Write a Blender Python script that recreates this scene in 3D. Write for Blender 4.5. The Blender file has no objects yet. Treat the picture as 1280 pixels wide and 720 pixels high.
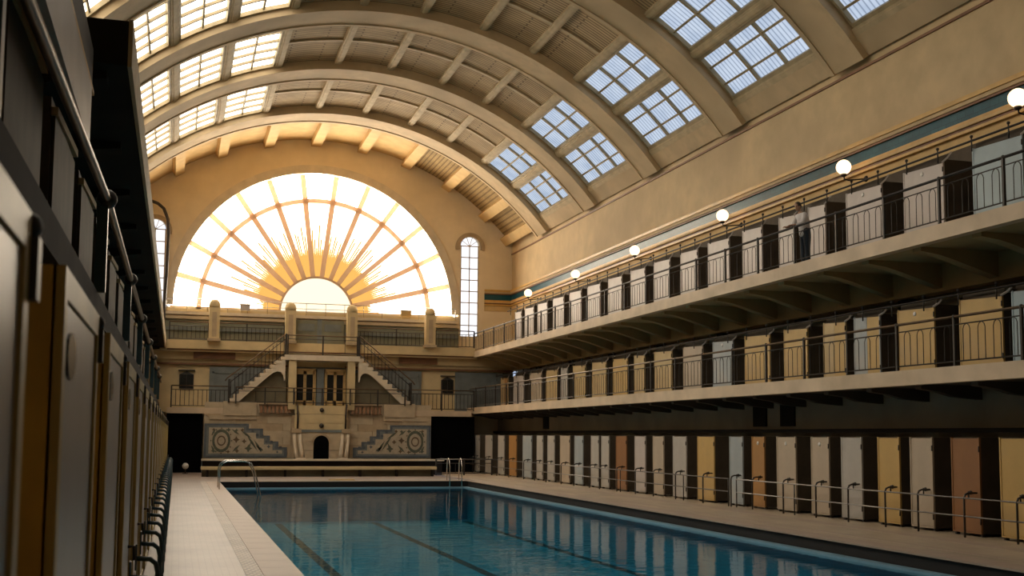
import bpy, bmesh, math, random
from mathutils import Vector, Matrix
from mathutils.geometry import tessellate_polygon

random.seed(7)
SC = bpy.context.scene
COL = SC.collection
PI = math.pi

# ---------------------------------------------------------------- camera
F_PX, PP_Y = 1426.8, 418.07
YAW, PITCH, ROLL = 0.28454, 0.08865, 0.00763
CAM_H = 2.0
cam_d = bpy.data.cameras.new('camera')
cam = bpy.data.objects.new('camera', cam_d)
COL.objects.link(cam)
_f = Vector((math.sin(YAW)*math.cos(PITCH), math.cos(YAW)*math.cos(PITCH), math.sin(PITCH)))
_r0 = Vector((math.cos(YAW), -math.sin(YAW), 0))
_u0 = _r0.cross(_f)
_r = math.cos(ROLL)*_r0 + math.sin(ROLL)*_u0
_u = -math.sin(ROLL)*_r0 + math.cos(ROLL)*_u0
cam.matrix_world = Matrix(((_r.x, _u.x, -_f.x, 0), (_r.y, _u.y, -_f.y, 0), (_r.z, _u.z, -_f.z, CAM_H), (0, 0, 0, 1)))
cam_d.sensor_width = 36.0
cam_d.lens = F_PX/1280*36
cam_d.shift_y = (PP_Y-360)/1280
cam_d.clip_start = 0.02
cam_d.clip_end = 500
cam_d.dof.use_dof = True
cam_d.dof.focus_distance = 42.0
cam_d.dof.aperture_fstop = 3.5
SC.camera = cam

# ---------------------------------------------------------------- world, light, exposure
W = bpy.data.worlds.new('overcast sky')
SC.world = W
W.use_nodes = True
W.node_tree.nodes['Background'].inputs[0].default_value = (0.62, 0.75, 1.0, 1)
W.node_tree.nodes['Background'].inputs[1].default_value = 0.6
SC.view_settings.view_transform = 'Standard'
SC.view_settings.look = 'None'
SC.view_settings.exposure = 0.30
SC.view_settings.gamma = 1.0
SC.view_settings.use_curve_mapping = False
FAN_LIGHT = 17.0        # daylight through the great fan window
SKY_RIGHT = 0.68       # skylights towards the open blue sky
SKY_LEFT = 4.6         # skylights on the sun's side
GLOBE_LIGHT = 2.4

# ---------------------------------------------------------------- materials
def mat(name, color, rough=0.6, var=0.12, scale=3.0, bump=0.0, metallic=0.0, stain=None, stain_scale=0.35, spec=0.5):
    m = bpy.data.materials.new(name); m.use_nodes = True
    nt = m.node_tree; N = nt.nodes; L = nt.links
    b = N['Principled BSDF']
    b.inputs['Roughness'].default_value = rough
    b.inputs['Metallic'].default_value = metallic
    b.inputs['Specular IOR Level'].default_value = spec
    tc = N.new('ShaderNodeTexCoord')
    no = N.new('ShaderNodeTexNoise'); no.inputs['Scale'].default_value = scale; no.inputs['Detail'].default_value = 6
    L.new(tc.outputs['Object'], no.inputs['Vector'])
    cr = N.new('ShaderNodeValToRGB')
    cr.color_ramp.elements[0].position = 0.3; cr.color_ramp.elements[1].position = 0.7
    cr.color_ramp.elements[0].color = tuple(c*(1-var) for c in color)+(1,)
    cr.color_ramp.elements[1].color = tuple(min(1, c*(1+var)) for c in color)+(1,)
    L.new(no.outputs['Fac'], cr.inputs['Fac'])
    out = cr.outputs['Color']
    if stain:
        n2 = N.new('ShaderNodeTexNoise'); n2.inputs['Scale'].default_value = stain_scale; n2.inputs['Detail'].default_value = 8
        L.new(tc.outputs['Object'], n2.inputs['Vector'])
        r2 = N.new('ShaderNodeValToRGB'); r2.color_ramp.elements[0].position = 0.45; r2.color_ramp.elements[1].position = 0.72
        L.new(n2.outputs['Fac'], r2.inputs['Fac'])
        mx = N.new('ShaderNodeMix'); mx.data_type = 'RGBA'
        L.new(r2.outputs['Color'], mx.inputs['Factor'])
        L.new(out, mx.inputs['A']); mx.inputs['B'].default_value = tuple(stain)+(1,)
        out = mx.outputs['Result']
    L.new(out, b.inputs['Base Color'])
    if bump:
        bp = N.new('ShaderNodeBump'); bp.inputs['Strength'].default_value = bump; bp.inputs['Distance'].default_value = 0.02
        L.new(no.outputs['Fac'], bp.inputs['Height']); L.new(bp.outputs['Normal'], b.inputs['Normal'])
    return m

def brick_mat(name, c1, c2, mortar, bw, bh, rough=0.8, axes='xz', msize=0.02, bump=0.4, offset=0.5, spec=0.5):
    """Rows of bricks or tiles; axes picks which two object coordinates carry the pattern."""
    m = bpy.data.materials.new(name); m.use_nodes = True
    nt = m.node_tree; N = nt.nodes; L = nt.links; b = N['Principled BSDF']
    b.inputs['Roughness'].default_value = rough
    tc = N.new('ShaderNodeTexCoord'); sp = N.new('ShaderNodeSeparateXYZ'); cb = N.new('ShaderNodeCombineXYZ')
    L.new(tc.outputs['Object'], sp.inputs[0])
    L.new(sp.outputs['xyz'.index(axes[0])], cb.inputs[0]); L.new(sp.outputs['xyz'.index(axes[1])], cb.inputs[1])
    br = N.new('ShaderNodeTexBrick'); br.inputs['Scale'].default_value = 1.0
    br.inputs['Brick Width'].default_value = bw; br.inputs['Row Height'].default_value = bh
    br.inputs['Mortar Size'].default_value = msize; br.offset = offset
    br.inputs['Color1'].default_value = tuple(c1)+(1,); br.inputs['Color2'].default_value = tuple(c2)+(1,)
    br.inputs['Mortar'].default_value = tuple(mortar)+(1,)
    L.new(cb.outputs[0], br.inputs['Vector'])
    no = N.new('ShaderNodeTexNoise'); no.inputs['Scale'].default_value = 0.8; no.inputs['Detail'].default_value = 6
    L.new(tc.outputs['Object'], no.inputs['Vector'])
    mx = N.new('ShaderNodeMix'); mx.data_type = 'RGBA'; mx.blend_type = 'MULTIPLY'; mx.inputs['Factor'].default_value = 0.5
    cr = N.new('ShaderNodeValToRGB'); cr.color_ramp.elements[0].color = (0.45, 0.45, 0.45, 1); cr.color_ramp.elements[0].position = 0.3
    cr.color_ramp.elements[1].position = 0.65
    L.new(no.outputs['Fac'], cr.inputs['Fac']); L.new(br.outputs['Color'], mx.inputs['A']); L.new(cr.outputs['Color'], mx.inputs['B'])
    L.new(mx.outputs['Result'], b.inputs['Base Color'])
    b.inputs['Specular IOR Level'].default_value = spec
    bp = N.new('ShaderNodeBump'); bp.inputs['Strength'].default_value = bump; bp.inputs['Distance'].default_value = 0.02; bp.invert = True
    L.new(br.outputs['Fac'], bp.inputs['Height']); L.new(bp.outputs['Normal'], b.inputs['Normal'])
    return m

def emit(name, color, strength):
    m = bpy.data.materials.new(name); m.use_nodes = True
    nt = m.node_tree; nt.nodes.clear()
    e = nt.nodes.new('ShaderNodeEmission'); o = nt.nodes.new('ShaderNodeOutputMaterial')
    e.inputs[0].default_value = tuple(color)+(1,); e.inputs[1].default_value = strength
    nt.links.new(e.outputs[0], o.inputs[0])
    return m

def ribbed_glass(name, c_lo, c_hi, strength, pitch, blotch=0.5):
    """Daylit ribbed roof glass: thin dark ribs run round the vault, grime in soft patches."""
    m = emit(name, c_hi, strength); nt = m.node_tree; N = nt.nodes; L = nt.links
    e = [n for n in N if n.type == 'EMISSION'][0]
    tc = N.new('ShaderNodeTexCoord'); sp = N.new('ShaderNodeSeparateXYZ'); L.new(tc.outputs['Object'], sp.inputs[0])
    mu = N.new('ShaderNodeMath'); mu.operation = 'MULTIPLY'; mu.inputs[1].default_value = 1/pitch; L.new(sp.outputs[1], mu.inputs[0])
    fr = N.new('ShaderNodeMath'); fr.operation = 'FRACT'; L.new(mu.outputs[0], fr.inputs[0])
    cr = N.new('ShaderNodeValToRGB'); el = cr.color_ramp.elements
    el[0].position = 0.0; el[0].color = tuple(c_lo)+(1,)
    el[1].position = 0.26; el[1].color = tuple(c_hi)+(1,)
    x = el.new(0.82); x.color = tuple(c_hi)+(1,)
    x = el.new(1.0); x.color = tuple(c_lo)+(1,)
    L.new(fr.outputs[0], cr.inputs['Fac'])
    no = N.new('ShaderNodeTexNoise'); no.inputs['Scale'].default_value = 1.3; no.inputs['Detail'].default_value = 5
    L.new(tc.outputs['Object'], no.inputs['Vector'])
    mx = N.new('ShaderNodeMix'); mx.data_type = 'RGBA'; mx.blend_type = 'MULTIPLY'; mx.inputs['Factor'].default_value = blotch
    c2 = N.new('ShaderNodeValToRGB'); c2.color_ramp.elements[0].position = 0.3; c2.color_ramp.elements[1].position = 0.6
    c2.color_ramp.elements[0].color = (0.55, 0.62, 0.72, 1)
    L.new(no.outputs['Fac'], c2.inputs['Fac']); L.new(cr.outputs['Color'], mx.inputs['A']); L.new(c2.outputs['Color'], mx.inputs['B'])
    L.new(mx.outputs['Result'], e.inputs[0])
    return m

M = {}
M['plaster'] = mat('cream plaster', (0.60, 0.45, 0.25), 0.75, 0.10, 1.5, 0.15, stain=(0.47, 0.35, 0.20), stain_scale=0.30)
M['plaster_glare'] = mat('glare paled end wall plaster', (0.84, 0.71, 0.50), 0.75, 0.06, 1.5, 0.1, stain=(0.76, 0.62, 0.40), stain_scale=0.25)  # paler than the side walls, glare around the fan put into the colour
M['rib'] = mat('rib plaster', (0.58, 0.44, 0.26), 0.75, 0.12, 2.0, 0.15, stain=(0.42, 0.32, 0.19), stain_scale=0.5)
M['warm'] = mat('warm ochre plaster', (0.62, 0.43, 0.19), 0.75, 0.10, 2.0, 0.1)
M['purlin'] = mat('purlin paint', (0.50, 0.40, 0.24), 0.7, 0.15, 3.0, 0.1)
M['coffer'] = brick_mat('coffer brickwork', (0.58, 0.435, 0.24), (0.49, 0.36, 0.195), (0.22, 0.155, 0.085), 2.7, 0.17, axes='xy', msize=0.035)
M['coffer_plain'] = mat('plain coffer plaster', (0.40, 0.29, 0.15), 0.8, 0.15, 1.5, 0.2)
M['lattice'] = brick_mat('lattice grille', (0.55, 0.39, 0.17), (0.50, 0.35, 0.15), (0.20, 0.13, 0.05), 0.20, 0.16, axes='xy', msize=0.035, offset=0)
M['slab'] = mat('pale concrete edge', (0.66, 0.52, 0.36), 0.6, 0.10, 1.2, 0.1, stain=(0.50, 0.39, 0.26), stain_scale=0.8)
M['soffit'] = mat('soffit plaster', (0.46, 0.34, 0.17), 0.8, 0.15, 1.0)
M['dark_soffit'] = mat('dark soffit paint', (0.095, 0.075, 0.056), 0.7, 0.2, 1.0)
M['wall_dark'] = mat('dark grey wall', (0.40, 0.355, 0.27), 0.7, 0.15, 0.8, stain=(0.30, 0.26, 0.19))
M['wall_darker'] = mat('near black wall', (0.030, 0.025, 0.021), 0.85, 0.2, 1.0, spec=0.08)  # even near-black colour with hardly any sheen
M['gold'] = mat('gilded ochre moulding', (0.60, 0.36, 0.09), 0.4, 0.15, 2.0)
M['brownline'] = mat('brown moulding', (0.20, 0.09, 0.035), 0.5, 0.15, 2.0)
M['ironframe'] = mat('skylight iron', (0.34, 0.27, 0.15), 0.6, 0.2, 3.0)
M['bluetile'] = brick_mat('petrol blue glazed tile', (0.012, 0.085, 0.115), (0.02, 0.11, 0.14), (0.012, 0.05, 0.065), 0.30, 0.15, 0.30, 'yz', 0.006, 0.1, spec=0.2)
M['stone'] = mat('facade stone', (0.52, 0.42, 0.28), 0.7, 0.12, 2.5, 0.15)
M['stone_b'] = mat('facade stone warmer', (0.46, 0.35, 0.22), 0.7, 0.12, 2.5, 0.15)
M['stone_y'] = mat('facade cream render', (0.62, 0.49, 0.27), 0.7, 0.1, 1.5, 0.1)
M['white_stone'] = mat('white stone', (0.70, 0.60, 0.45), 0.55, 0.1, 2.0)
M['bluegrey'] = mat('blue grey panel', (0.17, 0.19, 0.185), 0.6, 0.18, 2.0, 0.2)
M['greengrey'] = mat('green grey door paint', (0.20, 0.20, 0.14), 0.6, 0.12, 2.0)
M['arch_dark'] = mat('olive brown infill', (0.16, 0.135, 0.08), 0.7, 0.2, 1.5)
M['terracotta'] = mat('terracotta', (0.36, 0.19, 0.10), 0.7, 0.2, 2.0)
M['oak'] = mat('yellow oak joinery', (0.62, 0.42, 0.17), 0.5, 0.2, 3.0)
M['glass_dark'] = mat('dark window glass', (0.012, 0.013, 0.012), 0.25, 0.1, 1.0)
M['void'] = mat('unlit opening', (0.004, 0.004, 0.004), 0.9, 0.0, 1.0, spec=0.0)
M['rail'] = mat('dark iron railing', (0.045, 0.038, 0.033), 0.45, 0.2, 4.0, metallic=0.3)
M['rail_brown'] = mat('worn bronze handrail', (0.14, 0.09, 0.05), 0.4, 0.2, 4.0, metallic=0.5)
M['steel'] = mat('grey tube rail', (0.22, 0.21, 0.20), 0.35, 0.15, 4.0, metallic=0.7)
M['chrome'] = mat('stainless tube', (0.62, 0.60, 0.56), 0.22, 0.05, 4.0, metallic=1.0)
M['blue_post'] = mat('petrol painted post', (0.03, 0.07, 0.09), 0.35, 0.15, 3.0)
M['deck'] = brick_mat('beige deck tile', (0.30, 0.24, 0.205), (0.28, 0.225, 0.19), (0.235, 0.19, 0.16), 0.10, 0.10, 0.42, 'xy', 0.006, 0.15, 0)
M['deck_right'] = brick_mat('sand deck tile', (0.50, 0.40, 0.28), (0.46, 0.37, 0.26), (0.36, 0.29, 0.20), 0.30, 0.60, 0.45, 'xy', 0.008, 0.15)
M['border'] = brick_mat('mosaic border', (0.38, 0.32, 0.26), (0.30, 0.26, 0.22), (0.52, 0.44, 0.36), 0.10, 0.16, 0.5, 'xy', 0.02, 0.2)
M['coping'] = mat('coping stone', (0.40, 0.31, 0.24), 0.5, 0.08, 2.0, 0.08)
M['recess'] = mat('black overflow recess', (0.006, 0.005, 0.005), 0.8, 0, 1)
M['trough'] = mat('pale blue overflow lip', (0.20, 0.36, 0.46), 0.3, 0.1, 1.0)
M['pool'] = brick_mat('blue pool tile', (0.03, 0.37, 0.55), (0.025, 0.34, 0.51), (0.045, 0.41, 0.57), 0.15, 0.15, 0.4, 'xy', 0.008, 0.0, 0)
M['pool_wall'] = brick_mat('blue pool wall tile', (0.03, 0.37, 0.55), (0.025, 0.34, 0.51), (0.045, 0.41, 0.57), 0.15, 0.15, 0.4, 'yz', 0.008, 0.0, 0)
M['lane'] = mat('dark lane tile', (0.006, 0.03, 0.045), 0.4, 0.1, 2.0)
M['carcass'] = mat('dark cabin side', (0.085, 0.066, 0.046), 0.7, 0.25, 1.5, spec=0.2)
M['c_grey'] = mat('chalk grey door paint', (0.50, 0.47, 0.42), 0.45, 0.10, 1.3, stain=(0.40, 0.37, 0.32), stain_scale=1.2)
M['c_white'] = mat('off white door paint', (0.56, 0.50, 0.46), 0.45, 0.08, 1.3, stain=(0.48, 0.43, 0.38), stain_scale=1.2)
M['c_blue'] = mat('bluish grey door paint', (0.38, 0.43, 0.45), 0.45, 0.10, 1.3, stain=(0.46, 0.46, 0.43), stain_scale=1.5)
M['c_lblue'] = mat('pale blue door paint', (0.36, 0.46, 0.50), 0.45, 0.10, 1.3)
M['c_beige'] = mat('beige door paint', (0.52, 0.43, 0.32), 0.45, 0.10, 1.3, stain=(0.44, 0.36, 0.26), stain_scale=1.2)
M['c_yellow'] = mat('mustard door paint', (0.60, 0.40, 0.14), 0.45, 0.10, 1.3, stain=(0.52, 0.36, 0.16), stain_scale=1.2)
M['c_cream'] = mat('straw door paint', (0.58, 0.43, 0.21), 0.45, 0.10, 1.3, stain=(0.5, 0.36, 0.18), stain_scale=1.2)
M['c_orange'] = mat('amber brown door paint', (0.44, 0.23, 0.075), 0.45, 0.12, 1.3)
M['c_brown'] = mat('russet door paint', (0.30, 0.14, 0.055), 0.45, 0.12, 1.3)
M['ochre_side'] = mat('ochre cabin side', (0.78, 0.50, 0.11), 0.45, 0.2, 1.2, stain=(0.55, 0.36, 0.09), stain_scale=1.5)
M['ochre_frame'] = mat('ochre door frame', (0.50, 0.38, 0.14), 0.45, 0.15, 2.0)
M['silver_door'] = mat('silver grey door', (0.42, 0.40, 0.40), 0.35, 0.1, 1.2)
M['m_field'] = mat('mosaic cream ground', (0.46, 0.39, 0.28), 0.5, 0.12, 6.0)
M['m_brown'] = mat('mosaic brown', (0.13, 0.085, 0.045), 0.5, 0.2, 6.0)
M['m_green'] = mat('mosaic bottle green', (0.10, 0.11, 0.075), 0.5, 0.2, 6.0)
M['m_blue'] = mat('mosaic slate blue', (0.10, 0.115, 0.13), 0.5, 0.2, 6.0)
M['shirt'] = mat('white shirt cotton', (0.62, 0.58, 0.56), 0.8, 0.06, 8.0)
M['trousers'] = mat('navy trousers', (0.012, 0.022, 0.035), 0.8, 0.1, 8.0)
M['skin'] = mat('skin', (0.42, 0.24, 0.15), 0.55, 0.05, 8.0)
M['hair'] = mat('dark hair', (0.02, 0.015, 0.012), 0.6, 0.2, 20.0)
M['eye'] = mat('eye', (0.02, 0.015, 0.01), 0.2, 0, 1)
M['white_plastic'] = mat('white plastic', (0.72, 0.70, 0.66), 0.4, 0.04, 2.0)
M['fan_frame'] = mat('fan window frame', (0.56, 0.40, 0.26), 0.6, 0.08, 2.0)
def translucent(m, color):
    nt = m.node_tree; N = nt.nodes; b = N['Principled BSDF']; o = N['Material Output']
    a = N.new('ShaderNodeAddShader'); t = N.new('ShaderNodeBsdfTranslucent'); t.inputs[0].default_value = tuple(color)+(1,)
    nt.links.new(b.outputs[0], a.inputs[0]); nt.links.new(t.outputs[0], a.inputs[1]); nt.links.new(a.outputs[0], o.inputs['Surface'])
translucent(M['fan_frame'], (0.23, 0.195, 0.165))  # translucency added so the bars glow against the panes, standing in for glare
M['fan_glass'] = emit('daylit clear glass', (1.0, 0.87, 0.68), FAN_LIGHT)
M['fan_dimmed'] = emit('dimmed daylit glass', (1.0, 0.87, 0.68), FAN_LIGHT*0.36)  # same glass with its glow turned down so the amber rays stay visible
M['fan_amber'] = emit('daylit amber glass', (1.0, 0.50, 0.12), 0.9)
M['fan_sun'] = emit('daylit cream glass', (1.0, 0.86, 0.60), 1.15)
M['tall_glass'] = emit('daylit pale glass', (0.95, 0.95, 1.0), 1.05)
M['sky_right'] = ribbed_glass('ribbed skylight glass', (0.30, 0.37, 0.50), (0.72, 0.83, 1.0), SKY_RIGHT, 0.21)
M['sky_left'] = ribbed_glass('bright skylight glass', (0.86, 0.76, 0.62), (1.0, 0.885, 0.735), SKY_LEFT, 0.5, 0.25)
M['globe'] = emit('lit opal globe', (1.0, 0.66, 0.36), GLOBE_LIGHT)

def water_mat():
    m = bpy.data.materials.new('pool water'); m.use_nodes = True
    nt = m.node_tree; N = nt.nodes; L = nt.links; N.clear()
    o = N.new('ShaderNodeOutputMaterial'); mx = N.new('ShaderNodeMixShader'); fr = N.new('ShaderNodeFresnel')
    tr = N.new('ShaderNodeBsdfTransparent'); gl = N.new('ShaderNodeBsdfGlossy')
    tr.inputs[0].default_value = (0.60, 0.93, 0.96, 1); gl.inputs['Roughness'].default_value = 0.035
    fr.inputs[0].default_value = 1.24
    tc = N.new('ShaderNodeTexCoord'); mp = N.new('ShaderNodeMapping'); mp.inputs['Scale'].default_value = (0.55, 1.3, 1)
    no = N.new('ShaderNodeTexNoise'); no.inputs['Scale'].default_value = 2.2; no.inputs['Detail'].default_value = 3
    bp = N.new('ShaderNodeBump'); bp.inputs['Strength'].default_value = 0.08; bp.inputs['Distance'].default_value = 0.1
    L.new(tc.outputs['Object'], mp.inputs[0]); L.new(mp.outputs[0], no.inputs['Vector']); L.new(no.outputs['Fac'], bp.inputs['Height'])
    L.new(bp.outputs[0], gl.inputs['Normal']); L.new(bp.outputs[0], fr.inputs['Normal'])
    L.new(fr.outputs[0], mx.inputs[0]); L.new(tr.outputs[0], mx.inputs[1]); L.new(gl.outputs[0], mx.inputs[2]); L.new(mx.outputs[0], o.inputs[0])
    return m
M['water'] = water_mat()

# ---------------------------------------------------------------- mesh helpers
class MB:
    def __init__(s): s.v = []; s.f = []; s.sm = []
    def add(s, vs, fs, smooth=False):
        n = len(s.v); s.v += [tuple(p) for p in vs]; s.f += [tuple(i+n for i in f) for f in fs]; s.sm += [smooth]*len(fs); return s
    def box(s, x0, x1, y0, y1, z0, z1):
        x0, x1 = sorted((x0, x1)); y0, y1 = sorted((y0, y1)); z0, z1 = sorted((z0, z1))
        return s.add([(x0,y0,z0),(x1,y0,z0),(x1,y1,z0),(x0,y1,z0),(x0,y0,z1),(x1,y0,z1),(x1,y1,z1),(x0,y1,z1)],
                     [(0,3,2,1),(4,5,6,7),(0,1,5,4),(1,2,6,5),(2,3,7,6),(3,0,4,7)])
    def tube(s, pts, r, n=6, caps=True):
        pts = [Vector(p) for p in pts]; rr = r if isinstance(r, (list, tuple)) else [r]*len(pts)
        rings = []; up = None
        for i, p in enumerate(pts):
            d = (pts[min(i+1, len(pts)-1)]-pts[max(i-1, 0)]).normalized()
            if up is None: up = Vector((0,0,1)) if abs(d.z) < 0.9 else Vector((1,0,0))
            a = d.cross(up).normalized(); up = a.cross(d).normalized()
            rings.append([p+rr[i]*(math.cos(2*PI*k/n)*a+math.sin(2*PI*k/n)*up) for k in range(n)])
        vs = [q for g in rings for q in g]
        fs = [(i*n+k, i*n+(k+1) % n, (i+1)*n+(k+1) % n, (i+1)*n+k) for i in range(len(pts)-1) for k in range(n)]
        if caps: fs += [tuple(reversed(range(n))), tuple((len(pts)-1)*n+k for k in range(n))]
        return s.add(vs, fs, n > 4)
    def prism(s, poly, axis, a, b):
        """Polygon extruded from a to b along an axis; poly coordinates are the two other axes in x, y, z order."""
        def P(u, w, t):
            return {'x': (t, u, w), 'y': (u, t, w), 'z': (u, w, t)}[axis]
        n = len(poly)
        vs = [P(u, w, a) for u, w in poly]+[P(u, w, b) for u, w in poly]
        tris = tessellate_polygon([[Vector((u, w, 0)) for u, w in poly]])
        fs = [tuple(t) for t in tris]+[tuple(i+n for i in reversed(t)) for t in tris]
        fs += [(i, (i+1) % n, (i+1) % n+n, i+n) for i in range(n)]
        return s.add(vs, fs)
    def lathe(s, prof, c=(0,0,0), n=16, axis='z'):
        vs = []
        for r, h in prof:
            for k in range(n):
                u, w = r*math.cos(2*PI*k/n), r*math.sin(2*PI*k/n)
                p = {'z': (u, w, h), 'y': (u, h, w), 'x': (h, u, w)}[axis]
                vs.append((c[0]+p[0], c[1]+p[1], c[2]+p[2]))
        fs = [(i*n+k, i*n+(k+1) % n, (i+1)*n+(k+1) % n, (i+1)*n+k) for i in range(len(prof)-1) for k in range(n)]
        fs += [tuple(reversed(range(n))), tuple((len(prof)-1)*n+k for k in range(n))]
        return s.add(vs, fs, True)
    def ball(s, c, r, n=12):
        m = max(6, n//2)
        return s.lathe([(max(1e-4, r*math.sin(PI*i/m)), -r*math.cos(PI*i/m)) for i in range(m+1)], c, n)
    def mesh(s, name, m):
        me = bpy.data.meshes.new(name); me.from_pydata(s.v, [], s.f)
        bm = bmesh.new(); bm.from_mesh(me); bmesh.ops.recalc_face_normals(bm, faces=bm.faces); bm.to_mesh(me); bm.free()
        me.polygons.foreach_set('use_smooth', s.sm)
        me.materials.append(m); return me
    def build(s, name, m, parent=None, loc=None, label=None):
        return obj(name, s.mesh(name, m), parent, loc, label)

def obj(name, me, parent=None, loc=None, label=None):
    o = bpy.data.objects.new(name, me); COL.objects.link(o)
    if parent: o.parent = parent
    if loc: o.location = loc
    if label: o['label'] = label
    return o
def tag(o, label, cat, group=None, kind=None):
    o['label'] = label; o['category'] = cat
    if group: o['group'] = group
    if kind: o['kind'] = kind
    return o
def thing(name, label, cat, loc=(0,0,0), group=None, kind=None):
    o = bpy.data.objects.new(name, None); COL.objects.link(o); o.location = loc; o.empty_display_size = 0.2
    return tag(o, label, cat, group, kind)
def struct(o, label, cat): return tag(o, label, cat, None, 'structure')
def B(*a): return MB().box(*a)
ORD = ['nearest', 'second', 'third', 'fourth', 'fifth', 'sixth', 'seventh', 'eighth', 'ninth', 'tenth', 'eleventh', 'twelfth', 'thirteenth', 'fourteenth',
       'fifteenth', 'sixteenth', 'seventeenth', 'eighteenth', 'nineteenth', 'twentieth', 'twenty-first', 'twenty-second', 'twenty-third', 'twenty-fourth', 'twenty-fifth', 'twenty-sixth']
def nth(i): return 'nearest' if i == 0 else ORD[i]+' from the nearest end'

# ---------------------------------------------------------------- dimensions of the hall
CX, CZ, RV = 7.22, 3.93, 14.3        # barrel vault axis and panel radius
Y_END, Y_BACK = 63.0, -7.0           # end wall with the fan, wall behind
X_R, X_L = 18.4, -4.0
Z_SPRING = 12.85
PX0, PX1, PY0, PY1 = 1.80, 12.50, -0.6, 49.6   # pool
Y_FAC = 61.0
def pol(a, r):                       # angle from the vertical, positive to the right
    a = math.radians(a); return CX+r*math.sin(a), CZ+r*math.cos(a)

# ---------------------------------------------------------------- floor, pool
f = MB()
f.box(X_L, PX0, Y_BACK, Y_END, -0.3, 0.0)
f.box(PX0, PX1, PY1+0.12, Y_END, -0.3, 0.0)
f.box(PX0, PX1, Y_BACK, PY0, -0.3, 0.0)
fl = f.build('floor', M['deck']); struct(fl, 'beige tiled pool deck along the cabins and across the far end', 'floor')
fr_ = B(PX1+0.5, 17.7, Y_BACK, Y_END, -0.3, 0.001).build('floor', M['deck_right']); struct(fr_, 'sand coloured deck strip between pool and the long row of cabins', 'floor')
B(1.02, 1.26, 2, 49.6, 0.0, 0.004).build('tile_border', M['border'], fl)
for z0, z1 in ((14.6, 15.0), (13.4, 13.55)):
    B(z0, z1, Y_BACK, Y_END-2, 0.0, 0.004).build('tile_border', M['coping'], fr_)
cop = MB().box(0, 0.54, 0.004, 0.996, -0.02, 0.012).mesh('coping_stone', M['coping'])
for k in range(-1, 50):
    obj('coping_stone', cop, fl, (PX0-0.54, k-0.4, 0))
    obj('coping_stone', cop, fr_, (PX1-0.04, k-0.4, 0.0))
cop2 = MB().box(0.004, 0.996, 0, 0.5, -0.02, 0.012).mesh('coping_stone', M['coping'])
for k in range(11):
    obj('coping_stone', cop2, fl, (PX0-0.15+k, PY1, 0))
B(PX1+0.46, PX1+0.5, Y_BACK, Y_END, -0.3, 0.0).build('kerb', M['coping'], fr_)

pb = MB()
pb.box(PX0, PX1, PY0, PY1, -1.8, -1.7)
basin = pb.build('pool_basin', M['pool']); struct(basin, 'blue tiled swimming pool basin in the middle of the hall', 'pool')
w_ = MB(); w_.box(PX0-0.1, PX0, PY0, PY1, -1.8, -0.02); w_.box(PX1, PX1+0.1, PY0, PY1, -1.8, -0.3)
w_.build('side_wall', M['pool_wall'], basin)
w_ = MB(); w_.box(PX0, PX1, PY1, PY1+0.1, -1.8, -0.3); w_.box(PX0, PX1, PY0-0.1, PY0, -1.8, -0.02)
w_.build('end_wall', M['pool'], basin)
r_ = MB(); r_.box(PX1+0.02, PX1+0.08, PY0, PY1+0.1, -0.3, -0.02); r_.box(PX0, PX1+0.02, PY1+0.03, PY1+0.1, -0.3, -0.022)
r_.build('overflow_recess', M['recess'], basin)
t_ = MB(); t_.box(PX1-0.22, PX1, PY0, PY1, -0.34, -0.255); t_.box(PX0, PX1-0.22, PY1-0.22, PY1, -0.34, -0.255)
t_.build('overflow_lip', M['trough'], basin)
for x in (4.16, 8.16, 12.2-0.1):
    B(x-0.14, x+0.14, PY0+1, PY1-1.2, -1.7, -1.695).build('lane_line', M['lane'], basin)
wt = MB().add([(PX0,PY0,-0.3),(PX1,PY0,-0.3),(PX1,PY1,-0.3),(PX0,PY1,-0.3)], [(0,1,2,3)]).build('water', M['water'])
struct(wt, 'calm blue pool water mirroring the cabin doors', 'water')

# ---------------------------------------------------------------- side walls
wr = B(X_R, X_R+0.5, Y_BACK, Y_END, 6.35, Z_SPRING+0.3).build('wall_right', M['plaster']); struct(wr, 'tall stained cream plaster wall above the upper gallery', 'wall')
B(17.62, 18.0, Y_BACK, Y_END, 0, 3.25).build('lower_wall', M['wall_dark'], wr)
B(18.75, 19.1, Y_BACK, Y_END, 3.25, 6.4).build('middle_wall', M['wall_dark'], wr)
B(18.32, 18.41, Y_BACK, Y_END-3, 6.68, 9.13).build('gap_dark_panel', M['carcass'], wr)  # dark panel added behind the upper cabins to darken the gaps between them
B(17.35, 17.62, Y_BACK, Y_END, 2.16, 2.26).build('ledge', M['wall_darker'], wr)
B(X_R-0.05, X_R+0.1, Y_BACK, Y_END, 12.45, 12.52).build('groove', M['brownline'], wr)
# narrow dark openings in the lower wall
for y in (30.2, 31.9, 53.6):
    B(17.55, 17.63, y, y+0.8, 2.35, 3.2).build('vent_opening', M['wall_darker'], wr)
wl = B(X_L-0.5, X_L, Y_BACK, Y_END, 0, Z_SPRING+0.3).build('wall_left', M['plaster']); struct(wl, 'cream plaster wall hidden behind the near cabins', 'wall')
wb = B(X_L-0.5, 19.1, Y_BACK-0.3, Y_BACK, -0.3, 18.6).build('wall_back', M['plaster']); struct(wb, 'plain wall closing the hall behind the viewer', 'wall')

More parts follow.
